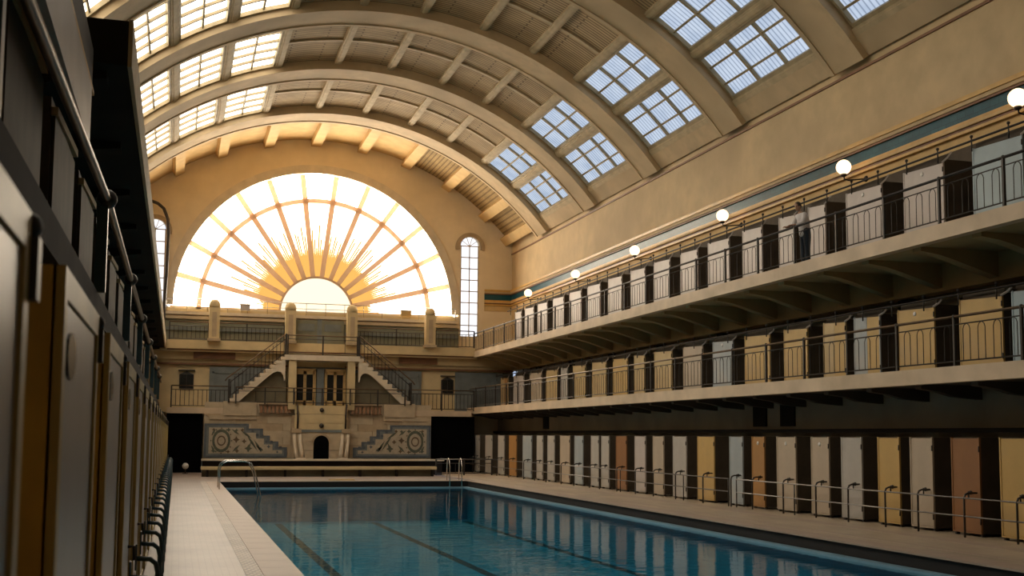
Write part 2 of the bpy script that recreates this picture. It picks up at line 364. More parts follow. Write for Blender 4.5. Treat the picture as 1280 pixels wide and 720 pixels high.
def frieze(label, boxfn):
    t = thing('trim_1', label, 'frieze', kind='structure')
    for name, m, d, z0, z1 in (('cornice', 'gold', 0.16, 10.26, 10.37), ('cornice', 'plaster', 0.12, 10.16, 10.26), ('cornice', 'brownline', 0.09, 10.10, 10.16),
                               ('tile_band', 'bluetile', 0.03, 9.77, 10.10), ('moulding', 'gold', 0.10, 9.67, 9.77), ('moulding', 'warm', 0.15, 9.60, 9.67),
                               ('moulding', 'brownline', 0.10, 9.53, 9.60), ('moulding', 'gold', 0.12, 9.46, 9.53), ('lower_band', 'warm', 0.02, 9.13, 9.46)):
        boxfn(d, z0, z1).build(name, M[m], t)
    return t
frieze('blue tiled frieze with gilded mouldings along the long wall', lambda d, a, b: B(X_R-d, X_R, Y_BACK, Y_END, a, b))
frieze('short return of the blue frieze beside the narrow end window', lambda d, a, b: B(16.75, X_R, Y_END-d, Y_END, a, b))

# ---------------------------------------------------------------- vault
def arc_box(mb, a0, a1, r0, r1, y0, y1, seg):
    vs = []; fs = []
    for i in range(seg+1):
        a = a0+(a1-a0)*i/seg
        for r, y in ((r0, y0), (r1, y0), (r1, y1), (r0, y1)):
            x, z = pol(a, r); vs.append((x, y, z))
    for i in range(seg):
        b = 4*i
        for k in range(4): fs.append((b+k, b+(k+1) % 4, b+4+(k+1) % 4, b+4+k))
    fs += [(0,1,2,3), (4*seg, 4*seg+3, 4*seg+2, 4*seg+1)]
    return mb.add(vs, fs)
A_SP = 51.6
ceil = arc_box(MB(), -A_SP, A_SP, 14.62, 14.9, Y_BACK, Y_END+0.4, 48).build('ceiling', M['plaster'])
struct(ceil, 'cream barrel vault with broad ribs, brick coffers and skylights', 'ceiling')
FAR = [57.45-7.17*i for i in range(10)]
RIBW = 1.6
for i, y1 in enumerate(FAR):
    y0 = y1-RIBW
    if y1 < Y_BACK: continue
    arc_box(MB(), -A_SP, A_SP, 13.95, 14.62, max(y0, Y_BACK), y1, 56).build('rib', M['rib'], ceil)
    arc_box(MB(), -A_SP, A_SP, 13.91, 13.96, y1-0.16, y1+0.03, 56).build('rib_lip', M['rib'], ceil)
PURL = [48.7, 39.9, 31.75, 23.5, 14.9, 5.4, -3.9, -14.3, -23.7, -32.9, -40.5, -48.7]
bays = [(FAR[i+1], FAR[i]-RIBW) for i in range(len(FAR)-1)]
for (y0, y1) in bays:
    for a in PURL:
        w = 0.62
        arc_box(MB(), a-w, a+w, 14.17, 14.5, y0, y1, 1).build('purlin', M['purlin'], ceil)
        arc_box(MB(), a-w*0.5, a+w*0.5, 14.14, 14.18, y0, y1, 1).build('purlin_bead', M['purlin'], ceil)
    ym = y0+0.50*(y1-y0)
    arc_box(MB(), -14.3, 31.75, 14.26, 14.45, ym-0.10, ym+0.10, 24).build('cross_rib', M['purlin'], ceil)
    for k in (range(2, 7) if y1 > 14 else range(0, 11)):  # unseen near bays closed by coffers all round, to keep that end darker
        a1, a0 = PURL[k]-0.6, PURL[k+1]+0.6
        for (ya, yb) in ((y0, ym-0.12), (ym+0.12, y1)):
            arc_box(MB(), a0, a1, 14.33, 14.55, ya, yb, 3).build('coffer_panel', M['coffer'], ceil)
    for s in (-1, 1):
        arc_box(MB(), s*48.9, s*A_SP, 14.15, 14.5, y0, y1, 2).build('spring_band', M['rib'], ceil)
# narrow bay against the end wall
y0, y1 = FAR[0], Y_END
EP = [49.0, 41.5, 30.5, 20.0, 9.5, -1.0, -11.5, -22.0, -32.0, -42.0, -49.0]
for a in EP:
    arc_box(MB(), a-1.1, a+1.1, 14.05, 14.5, y0, y1, 1).build('purlin', M['warm'], ceil)
for k in range(len(EP)-1):
    arc_box(MB(), EP[k+1]+1.0, EP[k]-1.0, 14.4, 14.55, y0, y1, 3).build('coffer_panel', M['lattice' if k < 3 else 'warm'], ceil)

# skylights
wn = 10
SLOTS = [('right', 40.75, 47.9, 3, 3), ('right', 32.55, 39.1, 3, 2), ('left', -23.0, -15.0, 5, 2), ('left', -32.2, -24.4, 5, 2), ('left', -39.8, -33.6, 5, 2), ('left', -47.9, -41.2, 5, 2)]
for bi, (y0, y1) in enumerate(bays):
    if y1 < 14: continue            # unseen bays by the viewer, skylights left out to darken the near end
    near = ['first', 'second', 'third', 'fourth', 'fifth', 'sixth', 'seventh', 'eighth', 'ninth'][bi]
    for si, (side, a0, a1, ny, na) in enumerate(SLOTS):
        ya, yb = y0+0.06, y1-0.06
        fm = MB(); t = 0.30
        for (p, q, u, v) in ((a0-t, a0+t, ya, yb), (a1-t, a1+t, ya, yb)): arc_box(fm, p, q, 14.2, 14.45, u, v, 1)
        for (u, v) in ((ya, ya+0.1), (yb-0.1, yb)): arc_box(fm, a0, a1, 14.2, 14.45, u, v, 3)
        ys = [ya+0.1+(yb-ya-0.2)*k/ny for k in range(ny+1)]
        aa = [a0+t+(a1-a0-2*t)*k/na for k in range(na+1)]
        if side == 'right' and na == 3: aa[1] -= 0.45; aa[2] += 0.3
        for y in ys[1:-1]: arc_box(fm, a0, a1, 14.24, 14.40, y-0.055, y+0.055, 3)
        for a in aa[1:-1]: arc_box(fm, a-0.14, a+0.14, 14.26, 14.40, ya, yb, 1)
        wo = fm.build('window_%d' % wn, M['ironframe']); wn += 1
        slot = ['lowest row above the long wall', 'second row above the long wall', 'top row on the bright side', 'second row on the bright side', 'third row on the bright side', 'lowest row on the bright side'][si]
        struct(wo, 'ribbed glass skylight, %s, %s bay counted from the fan window' % (slot, near), 'skylight')
        gm = M['sky_right' if side == 'right' else 'sky_left']
        if y1 < 12:
            arc_box(MB(), a0, a1, 14.34, 14.36, ya, yb, 2).build('pane', gm, wo)
        else:
            for i in range(ny):
                for j in range(na):
                    arc_box(MB(), aa[j]+0.05, aa[j+1]-0.05, 14.34, 14.36, ys[i]+0.02, ys[i+1]-0.02, 1).build('pane', gm, wo)

# ---------------------------------------------------------------- end wall with fan window
FX, FZ, FR = 7.22, 8.85, 8.0
def arc_pts(cx, cz, r, d0, d1, n):
    return [(cx+r*math.cos(math.radians(d0+(d1-d0)*i/n)), cz+r*math.sin(math.radians(d0+(d1-d0)*i/n))) for i in range(n+1)]
def plate(outer, holes, y0, y1, name, m):
    loops = [outer]+holes
    flat = [p for l in loops for p in l]; n = len(flat)
    tris = tessellate_polygon([[Vector((x, z, 0)) for x, z in l] for l in loops])
    vs = [(x, y0, z) for x, z in flat]+[(x, y1, z) for x, z in flat]
    fs = [tuple(t) for t in tris]+[tuple(i+n for i in reversed(t)) for t in tris]
    o = 0
    for l in loops:
        k = len(l); fs += [(o+i, o+(i+1) % k, o+(i+1) % k+n, o+i+n) for i in range(k)]; o += k
    return MB().add(vs, fs).build(name, m)
outer = [(X_L, 0), (X_R, 0), (X_R, Z_SPRING)]+[pol(A_SP-2*A_SP*i/48, 14.6) for i in range(49)]+[(X_L, Z_SPRING)]
hole = [(FX+FR, FZ-0.3)]+arc_pts(FX, FZ, FR, 0, 180, 48)+[(FX-FR, FZ-0.3)]
TWX = (15.87, -1.40)
def tall_outline(cx, r, z0=7.6, z1=12.85): return [(cx+r, z0)]+arc_pts(cx, z1, r, 0, 180, 12)+[(cx-r, z0)]
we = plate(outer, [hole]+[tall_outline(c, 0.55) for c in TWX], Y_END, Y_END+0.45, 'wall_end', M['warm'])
we.data.materials[0] = M['plaster_glare']
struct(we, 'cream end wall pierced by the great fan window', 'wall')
def ring(cx, cz, r0, r1, d0, d1, n, ya, yb):
    a = arc_pts(cx, cz, r1, d0, d1, n); b = arc_pts(cx, cz, r0, d0, d1, n); mb = MB()
    for i in range(n):
        q = [a[i], a[i+1], b[i+1], b[i]]
        mb.add([(x, ya, z) for x, z in q]+[(x, yb, z) for x, z in q], [(0,1,2,3), (7,6,5,4), (0,4,5,1), (2,6,7,3)]+([(0,3,7,4)] if i == 0 else [])+([(1,5,6,2)] if i == n-1 else []))
    return mb
w1 = ring(FX, FZ, 7.6, 8.06, 0, 180, 48, Y_END-0.10, Y_END+0.25).build('window_1', M['white_stone'])
struct(w1, 'huge half round fan window with a rising sun of amber rays', 'window')
NP = 13; SUNR, RINGR = 2.0, 6.28
def polar(r, d): return FX+r*math.cos(math.radians(d)), FZ-0.2+r*math.sin(math.radians(d))
ds = [180*i/NP for i in range(NP+1)]
yg = Y_END+0.26
for d in ds:
    (xa, za), (xb, zb) = polar(SUNR, d), polar(7.75, d)
    nx, nz = -math.sin(math.radians(d))*0.12, math.cos(math.radians(d))*0.12
    MB().prism([(xa-nx, za-nz), (xb-nx*1.2, zb-nz*1.2), (xb+nx*1.2, zb+nz*1.2), (xa+nx, za+nz)], 'y', Y_END+0.06, Y_END+0.22).build('mullion', M['fan_frame'], w1)
ring(FX, FZ-0.2, RINGR-0.12, RINGR+0.12, 0, 180, 40, Y_END+0.05, Y_END+0.23).build('ring_mullion', M['fan_frame'], w1)
ring(FX, FZ-0.2, SUNR-0.05, SUNR+0.06, 0, 180, 24, Y_END+0.08, Y_END+0.2).build('sun_rim', M['fan_frame'], w1)
def sector(r0, r1, d0, d1, n=4):
    a = [polar(r1, d0+(d1-d0)*i/n) for i in range(n+1)]; b = [polar(r0, d1+(d0-d1)*i/n) for i in range(n+1)]
    return a+b
for i in range(NP):
    MB().prism(sector(RINGR, 7.85, ds[i], ds[i+1]), 'y', yg, yg+0.02).build('pane', M['fan_glass'], w1)
    MB().prism(sector(SUNR, RINGR, ds[i], ds[i+1]), 'y', yg, yg+0.02).build('pane', M['fan_dimmed'], w1)
    rm = MB(); c0, c1 = ds[i]+2.0, ds[i+1]-2.0; step = (c1-c0)/6
    rm.prism(sector(SUNR, 2.72, c0, c1), 'y', yg-0.012, yg-0.006)      # amber band leaded over the clear pane
    for k in range(6):
        c = c0+step*(k+0.5); hw = step*0.52; rr = random.choice((3.05, 3.2, 3.5, 3.3))
        rm.prism([polar(2.55, c-hw*1.05), polar(2.85, c-hw), polar(rr, c-hw*0.5), polar(rr, c+hw*0.5), polar(2.85, c+hw), polar(2.55, c+hw*1.05)], 'y', yg-0.020, yg-0.014)
        if abs(i-6) < 6:
            rl = random.uniform(4.1, 5.0) if (k+i) % 3 else random.uniform(3.4, 3.8); w1_ = math.degrees(0.046/2.6); w2_ = math.degrees(0.046/rl)
            rm.prism([polar(2.6, c-w1_), polar(rl, c-w2_), polar(rl, c+w2_), polar(2.6, c+w1_)], 'y', yg-0.03, yg-0.021)
    rm.build('ray_glass', M['fan_amber'], w1, label='amber glass rays')['kind'] = 'stuff'
MB().prism(arc_pts(FX, FZ-0.2, SUNR, 0, 180, 20), 'y', yg, yg+0.02).build('sun_pane', M['fan_sun'], w1)
B(FX-8, FX+8, Y_END+0.05, Y_END+0.22, FZ-0.3, FZ-0.12).build('sill', M['white_stone'], w1)

for n, (c, lab) in enumerate(((TWX[0], 'narrow arched window beside the fan, towards the globe lamps'), (TWX[1], 'narrow arched window beside the fan, behind the curved black pipe'))):
    fm = MB(); r = 0.55
    for p in (c-r, c+r-0.06): fm.box(p, p+0.06, Y_END+0.05, Y_END+0.18, 7.6, 12.85)
    fm.box(c-0.025, c+0.025, Y_END+0.07, Y_END+0.16, 7.6, 12.85)
    rows = 8
    for k in range(rows+1):
        z = 7.62+(12.85-7.62)*k/rows; fm.box(c-r, c+r, Y_END+0.07, Y_END+0.16, z-0.025, z+0.025)
    for d in (36, 72, 108, 144):
        x, z = c+0.55*math.cos(math.radians(d)), 12.85+0.55*math.sin(math.radians(d)); fm.tube([(c, Y_END+0.12, 12.85), (x, Y_END+0.12, z)], 0.018, 4)
    wo = fm.build('window_%d' % (2+n), M['purlin']); struct(wo, lab, 'window')
    for k in range(rows):
        z0, z1 = 7.62+(12.85-7.62)*k/rows, 7.62+(12.85-7.62)*(k+1)/rows
        for (xa, xb) in ((c-r+0.06, c-0.02), (c+0.02, c+r-0.06)): B(xa, xb, Y_END+0.12, Y_END+0.13, z0+0.02, z1-0.02).build('pane', M['tall_glass'], wo)
    MB().prism(arc_pts(c, 12.87, 0.5, 0, 180, 10), 'y', Y_END+0.12, Y_END+0.13).build('pane', M['tall_glass'], wo)
    ring(c, 12.75, 0.62, 0.86, -10, 190, 18, Y_END-0.12, Y_END+0.02).build('hood', M['stone_b'], wo)

# ---------------------------------------------------------------- galleries
def gallery(label, xe, xw, z0, z1, ya, yb, edge_m, soffit_m, beam_w, pitch, drop, reach, side, ew=0.25):
    """Slab with a pale edge; curved brackets below. side +1: slab runs from xe to larger x."""
    g = B(xe+side*ew, xw, ya, yb, z0, z1).build('floor', M[soffit_m]); struct(g, label, 'gallery')
    B(xe, xe+side*ew, ya, yb, z0-0.02, z1+0.02).build('edge_beam', M[edge_m], g)
    n = int((yb-ya)/pitch)
    x0 = xe+side*0.3
    prof = [(x0, z0), (x0, z0-0.10), (x0+side*0.5, z0-0.16), (x0+side*0.9, z0-0.26), (xe+side*reach, z0-drop), (xe+side*reach, z0)]
    me = MB().prism(prof, 'y', -beam_w/2, beam_w/2).mesh('bracket', M[soffit_m])
    for k in range(n+1): obj('bracket', me, g, (0, ya+0.5+k*pitch, 0))
    return g
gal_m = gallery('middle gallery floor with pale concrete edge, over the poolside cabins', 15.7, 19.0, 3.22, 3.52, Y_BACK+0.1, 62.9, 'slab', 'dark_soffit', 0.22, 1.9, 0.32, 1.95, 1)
gal_t = gallery('upper gallery floor with pale concrete edge, below the globe lamps', 15.9, 18.8, 6.38, 6.68, Y_BACK+0.1, 62.9, 'slab', 'soffit', 0.30, 2.05, 0.62, 2.45, 1)
B(18.3, 18.75, Y_BACK, 62.9, 5.7, 6.38).build('back_beam', M['soffit'], gal_t)
for k in range(8): B(18.55, 18.76, 20.5+k*5.4, 21.0+k*5.4, 3.52, 6.0).build('pier', M['wall_darker'], gal_m)
for zz in (5.55, 5.75): MB().tube([(18.5, Y_BACK+1, zz), (18.5, 62, zz)], 0.05).build('pipe', M['wall_dark'], gal_m)
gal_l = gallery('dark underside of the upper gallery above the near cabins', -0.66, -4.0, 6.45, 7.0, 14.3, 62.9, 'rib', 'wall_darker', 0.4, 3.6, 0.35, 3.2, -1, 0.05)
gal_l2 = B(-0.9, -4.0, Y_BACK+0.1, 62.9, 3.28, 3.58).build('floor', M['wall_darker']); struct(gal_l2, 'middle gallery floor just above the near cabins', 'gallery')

def hoop_mesh(h, w, m):
    pts = [(0, 0, 0), (0, 0, h-w*0.55), (0, w*0.15, h-w*0.2), (0, w*0.5, h), (0, w*0.85, h-w*0.2), (0, w, h-w*0.55), (0, w, 0)]
    return MB().tube(pts, 0.011, 3, False).mesh('baluster', m)
def railing(label, x, ya, yb, z, h, pitch, top_m='rail'):
    t = thing('railing', label, 'railing', (x, ya, z)); L = yb-ya
    MB().tube([(0, 0, h), (0, L, h)], 0.032, 6).build('top_rail', M[top_m], t)
    MB().tube([(0, 0, h-0.17), (0, L, h-0.17)], 0.014, 4).build('middle_rail', M['rail'], t)
    MB().tube([(0, 0, 0.12), (0, L, 0.12)], 0.016, 4).build('bottom_rail', M['rail'], t)
    post = MB().box(-0.028, 0.028, -0.028, 0.028, -0.02, h).ball((0, 0, h+0.01), 0.045, 8).mesh('post', M['rail'])
    hp = hoop_mesh(h-0.17-0.12, 0.21, M['rail']); sb = MB().tube([(0, 0, 0), (0, 0, h-0.29)], 0.011, 3, False).mesh('baluster', M['rail'])
    n = int(L/pitch)
    for k in range(n+1):
        obj('post', post, t, (0, k*pitch, 0))
        if k == n: break
        g = pitch/4.5
        for j in range(4): obj('baluster', hp, t, (0, k*pitch+0.13+j*g*1.04, 0.12))
    return t
rail_t = railing('dark iron railing of the upper gallery, below the globe lamps', 15.97, 10.9, 62.3, 6.68, 1.04, 2.05)
rail_m = railing('dark iron railing of the middle gallery with worn bronze handrail', 15.77, 10.4, 62.3, 3.52, 1.07, 2.02, 'rail_brown')

def canopy_rail(label, x, ya, yb, z, pitch):
    t = thing('canopy_rail', label, 'rail', (x, ya, z))
    MB().tube([(0, 0, 0), (0, yb-ya, 0)], 0.026, 6).build('tube', M['rail'], t)
    kn = MB().tube([(0, 0, -0.25), (0, 0, 0.08)], 0.018, 5).ball((0, 0, 0.1), 0.04, 8).mesh('finial', M['rail'])
    for k in range(int((yb-ya)/pitch)+1): obj('finial', kn, t, (0, k*pitch, 0))
canopy_rail('iron tube with finials above the upper gallery cabins', 17.34, 12.0, 60.2, 8.84, 1.22)
canopy_rail('iron tube with finials above the middle gallery cabins', 17.24, 12.0, 62.0, 5.33, 1.28)

# ---------------------------------------------------------------- cabins of the long side
handle_me = MB().lathe([(0.045, 0), (0.045, -0.02), (0.02, -0.05)], (0, 0, 0), 10, 'x').tube([(-0.05, 0, 0), (-0.06, 0, 0.03), (-0.06, 0.0, -0.11)], 0.018, 5).mesh('handle', M['rail'])
badge_me = MB().lathe([(0.055, 0), (0.055, -0.012), (0.03, -0.016)], (0, 0, 0), 14, 'x').mesh('badge', M['white_plastic'])
COLN = {'c_grey': 'chalk grey', 'c_white': 'off-white', 'c_blue': 'bluish grey', 'c_lblue': 'pale blue', 'c_beige': 'beige', 'c_yellow': 'mustard yellow', 'c_cream': 'straw yellow', 'c_orange': 'amber brown', 'c_brown': 'russet brown'}
def cabin(row, x, y0, y1, z0, h, col, idx, group, depth, badge=False, handle=True, split=None, skew=0.0):
    lab = '%s changing cabin %s, %s' % (COLN[col] if not split else COLN[col]+' and '+COLN[split], row, nth(idx))
    t = thing('changing_cabin', lab, 'cabin', (x, y0, z0), group); w = y1-y0
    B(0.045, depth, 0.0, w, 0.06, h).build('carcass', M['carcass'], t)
    fm = MB(); b = 0.035
    fm.box(0, 0.05, 0, b, 0.06, h-skew); fm.box(0, 0.05, w-b, w, 0.06, h); fm.box(0, 0.05, b, w-b, 0.06, 0.06+b)
    fm.build('door_frame', M[col], t)
    if split:
        ys = [(b+0.004, w*0.5-0.006, split), (w*0.5+0.006, w-b-0.004, col)]
    else: ys = [(b+0.004, w-b-0.004, col)]
    for (p, q, c) in ys:
        zt0, zt1 = h-0.02-skew*(1-p/w), h-0.02-skew*(1-q/w)
        d = MB().prism([(p, 0.10), (q, 0.10), (q, zt1), (p, zt0)], 'x', 0.012, 0.044).build('door', M[c], t)
        if handle and c == col:
            obj('handle', handle_me, d, (0.012, p+(q-p)*0.32, h*0.44))
        if badge and c == col: obj('badge', badge_me, d, (0.012, p+(q-p)*0.52, h*0.905))
    if skew:
        MB().tube([(0.0, 0.02, h-skew), (0.0, -0.18, h+0.0), (-0.03, -0.36, h+0.08)], 0.028, 4).build('roof_strip', M['c_white'], t)
        B(0.1, 0.12, 0.02, w-0.02, h-0.1, h+0.11).build('top_board', M['carcass'], t)
    hs = MB()
    for z in (0.25, h-0.3): hs.tube([(0.0, 0.012, z), (0.0, 0.012, z+0.12)], 0.016, 5)
    hs.build('hinge', M['rail'], t)
    fo = MB()
    for yy in (0.05, w-0.05): fo.box(0.04, 0.12, yy-0.03, yy+0.03, 0.0, 0.06)
    fo.build('foot', M['rail'], t)
    return t
G = [(60.57,61.76,'c_grey'),(57.98,59.31,'c_grey'),(55.64,56.79,'c_grey'),(53.48,54.76,'c_orange'),(51.0,52.41,'c_blue'),(49.31,50.2,'c_grey'),(47.66,48.62,'c_grey'),
     (45.62,46.87,'c_beige'),(43.99,45.01,'c_blue'),(42.18,43.04,'c_grey'),(41.07,41.88,'c_grey'),(39.29,40.33,'c_brown'),(37.52,38.49,'c_white'),(35.94,36.85,'c_beige'),
     (34.14,35.18,'c_grey'),(32.13,33.3,'c_yellow'),(30.28,31.11,'c_blue'),(28.99,29.72,'c_orange'),(27.29,28.3,'c_beige'),(25.67,26.52,'c_beige'),(24.22,25.11,'c_grey'),
     (22.72,23.56,'c_yellow'),(21.52,22.32,'c_beige'),(19.99,20.89,'c_brown'),(18.45,19.39,'c_yellow'),(16.9,17.8,'c_grey')]
n = len(G)
for i, (a, b, c) in enumerate(G):
    cabin('in the poolside row', 15.9, a, b, 0.0, 2.04, c, n-1-i, 'poolside cabins', 1.6, badge=(n-1-i) in (6, 7, 8))
Mi = [(59.87,61.32,'c_cream','c_orange'),(56.93,58.79,'c_white',None),(53.92,55.88,'c_beige',None),(51.39,53.13,'c_cream',None),(49.99,50.91,'c_grey',None),(47.56,49.21,'c_cream',None),
      (45.0,46.69,'c_cream',None),(42.63,44.21,'c_yellow',None),(40.88,41.93,'c_cream',None),(38.34,39.93,'c_cream',None),(35.78,37.35,'c_beige',None),(33.54,35.0,'c_blue',None),
      (31.13,32.73,'c_yellow',None),(28.96,30.28,'c_yellow',None),(27.0,28.11,'c_cream','c_yellow'),(25.42,26.6,'c_blue','c_yellow'),(23.22,24.67,'c_yellow',None),(20.87,22.31,'c_yellow',None),(19.28,20.57,'c_lblue',None),(17.3,18.7,'c_yellow',None)]
n = len(Mi)
for i, (a, b, c, s) in enumerate(Mi):
    cabin('on the middle gallery', 17.3, a, b, 3.52, 1.70, c, n-1-i, 'middle gallery cabins', 1.2, handle=False, split=s, skew=0.06, badge=(n-1-i) in (3, 8))
T = [(57.76,58.94),(55.58,57.13),(53.34,54.91),(50.84,52.46),(48.39,50.02),(45.98,47.59),(43.48,45.03),(41.04,42.52),(38.69,40.18),(36.34,37.75),(33.94,35.51),(31.72,33.0),(29.73,30.67),(28.07,28.99),(25.37,27.02),(22.88,24.44),(20.21,21.83),(17.9,19.4)]
n = len(T)
for i, (a, b) in enumerate(T):
    cabin('on the upper gallery', 17.4, a, b, 6.68, 2.0, 'c_lblue' if i == n-2 else 'c_white', n-1-i, 'upper gallery cabins', 0.95, handle=False, skew=0.07, badge=(n-1-i) in (2, 3))

# poolside tube railing with goosenecks that reach back to the cabin doors
t = thing('railing', 'grey tube railing with gooseneck posts in front of the poolside cabins', 'railing', (15.55, 0, 0))
for z in (0.80, 0.43): MB().tube([(0, 15.0, z), (0, 30.0, z)], 0.018, 6).tube([(0, 30.5, z), (0, 62.0, z)], 0.018, 6).build('rail', M['steel'], t)
gn = MB().tube([(0, 0, 0), (0, 0, 0.80), (0.03, 0, 0.87), (0.10, 0, 0.9), (0.33, 0.02, 0.9)], 0.022, 6).mesh('gooseneck_post', M['rail'])
for (a, b, c) in G: obj('gooseneck_post', gn, t, (0, a+0.06, 0))
pp = MB().tube([(0, 0, 0), (0, 0, 0.8)], 0.018, 6).mesh('post', M['rail'])
for y in (26.78, 30.0, 30.5, 39.0, 33.6): obj('post', pp, t, (0, y, 0))

# ---------------------------------------------------------------- globe wall lamps
GY = [20.6, 27.5, 34.9, 42.7, 49.9, 57.4]
for i, y in enumerate(GY):
    t = thing('wall_lamp', 'lit white globe lamp on the frieze above the upper gallery, %s' % (['nearest of six', 'second nearest', 'third nearest', 'third from the end wall', 'second from the end wall', 'closest to the end wall'][i]), 'lamp', (17.66, y, 9.55), 'globe lamps along the frieze')
    MB().ball((0, 0, 0), 0.21, 20).build('globe', M['globe'], t)
    MB().lathe([(0.05, -0.27), (0.09, -0.24), (0.08, -0.19)], (0, 0, 0), 12).build('fitter', M['rail'], t)
    MB().tube([(0, 0, -0.25), (0.02, 0, -0.34), (0.15, 0, -0.36), (0.55, 0, -0.30), (0.72, 0, -0.28)], 0.022, 6).build('arm', M['rail'], t)
    MB().lathe([(0.09, 0.74), (0.09, 0.70), (0.05, 0.66)], (0, 0, -0.28), 12, 'x').build('wall_plate', M['rail'], t)

# ---------------------------------------------------------------- left side: near cabins, rails, gallery parts
port_me = MB().add([(0.012, 0.17*math.cos(2*PI*k/18), 0.085*math.sin(2*PI*k/18)) for k in range(18)]+[(-0.006, 0.17*math.cos(2*PI*k/18), 0.085*math.sin(2*PI*k/18)) for k in range(18)],
                   [tuple(range(18)), tuple(reversed(range(18, 36)))]+[(k, (k+1) % 18, 18+(k+1) % 18, 18+k) for k in range(18)]).mesh('porthole', M['glass_dark'])
PITCH_L = 2.65
for k in range(-1, 21):
    y0 = 1.35+PITCH_L*(k+0) ; w = 1.72
    if y0 < -2: continue
    t = thing('changing_cabin', 'ochre sided cabin with oval porthole by the near deck, %s' % nth(k+1), 'cabin', (-0.365, y0, 0.0), 'near deck cabins'); h = 2.55
    B(-3.3, -0.03, 0, w, 0.08, h).build('carcass', M['ochre_side'], t)
    fm = MB(); b = 0.10
    fm.box(-0.04, 0, 0, b, 0.08, h); fm.box(-0.04, 0, w-b, w, 0.08, h); fm.box(-0.04, 0, b, w-b, h-0.10, h); fm.box(-0.04, 0, b, w-b, 0.08, 0.2)
    fm.build('door_frame', M['ochre_frame'], t)
    d = B(-0.035, -0.012, b+0.005, w-b-0.005, 0.205, h-0.105).build('door', M['silver_door'], t)
    obj('porthole', port_me, d, (-0.012, 0.36, 2.27))
    MB().tube([(-0.012, 1.45, 1.0), (0.04, 1.45, 1.0), (0.045, 1.45, 0.88)], 0.015, 5).build('handle', M['rail'], d)
    MB().box(-0.06, 0.02, w-0.02, w+0.05, h-0.22, h-0.06).ball((-0.01, w+0.015, h-0.03), 0.035, 8).build('latch', M['rail'], t)
    B(-0.5, -0.05, 0.05, w-0.05, 0, 0.08).build('plinth', M['rail'], t)
t = thing('railing', 'black gooseneck railing along the near deck cabins', 'railing', (-0.125, 0, 0))
for z in (0.46, 0.20): MB().tube([(0, 2, z), (0, 59, z)], 0.02, 6).build('rail', M['steel' if z > 0.3 else 'rail'], t)
g2 = MB().tube([(0, 0, 0), (0, 0, 0.70), (-0.02, 0, 0.78), (-0.07, 0, 0.82), (-0.20, 0, 0.83)], 0.024, 7).lathe([(0.05, -0.205), (0.05, -0.19)], (0, 0, 0.83), 10, 'x').box(-0.205, -0.19, -0.04, 0.04, 0.72, 0.96).mesh('gooseneck_post', M['blue_post'])
y = 5.4
while y < 59: obj('gooseneck_post', g2, t, (0, y, 0)); y += 1.5

# middle gallery, near side: handrail with ball joints, posts, cabins behind
t = thing('railing', 'dark handrail with ball joints on petrol blue posts above the near cabins', 'railing', (-0.84, 0, 3.58))
MB().tube([(-0.22, 1.5, 1.07), (-0.14, 6.5, 1.07), (0, 13.6, 1.07), (0, 62, 1.07)], 0.05, 8).build('top_rail', M['rail_brown'], t)
pm = MB().box(-0.10, 0.02, -0.06, 0.06, 0, 1.05).mesh('post', M['blue_post'])
bm_ = MB().ball((0, 0, 0), 0.115, 14).mesh('ball_joint', M['rail'])
y = 6.5
while y < 62:
    p = obj('post', pm, t, (-0.14 if y < 7 else 0, y, 0)); obj('ball_joint', bm_, p, (0, 0, 1.07)); y += 7.1
for k in range(0, 16):
    y0 = 2.2+3.55*k; w = 2.5
    c = thing('changing_cabin', 'grey cabin painted dark for shade, on the middle gallery above the near deck, %s' % nth(k), 'cabin', (-1.35, y0, 3.58), 'shaded gallery cabins')
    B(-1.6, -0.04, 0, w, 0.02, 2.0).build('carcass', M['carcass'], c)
    B(-0.04, 0, 0.05, w-0.05, 0.05, 1.85).build('door', M['carcass'], c)  # grey door given the dark side colour, its shade painted in
    MB().prism([(0.0, 1.80), (w, 1.93), (w, 2.02), (0.0, 1.89)], 'x', -0.06, 0.03).build('lit_edge', M['soffit'], c)  # pale strip, the lit top edge of the door put into colour
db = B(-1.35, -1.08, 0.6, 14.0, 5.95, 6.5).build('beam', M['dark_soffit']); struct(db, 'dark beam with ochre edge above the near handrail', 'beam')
B(-1.08, -1.055, 0.6, 14.0, 5.95, 6.0).build('edge_strip', M['gold'], db)
pp_ = B(-1.12, -1.05, 3.0, 13.6, 5.25, 5.93); 
pnl = pp_.build('wall_panel', M['c_white']); struct(pnl, 'pale panel strip under the dark beam above the near handrail', 'panel')
hp_ = MB().tube([(-2.0, 62.4, 14.3), (-1.72, 62.4, 14.25), (-1.3, 62.4, 14.1), (-1.0, 62.4, 13.85), (-0.78, 62.4, 13.3), (-0.72, 62.4, 12.6), (-0.75, 62.4, 10.5), (-0.82, 62.4, 8.6), (-0.82, 62.4, 6.7)], 0.085, 8)
tag(hp_.build('drain_pipe', M['rail']), 'curved black pipe standing before the narrow end window', 'pipe')

# ---------------------------------------------------------------- end facade
CF = 7.33                                   # axis of the facade
S1, S2 = 61.0/60, 62.9/60
def mir(a, b): return 2*CF-b, 2*CF-a
low = thing('wall_facade', 'stone end facade with stairs, doors and mosaics below the fan', 'wall', kind='structure')
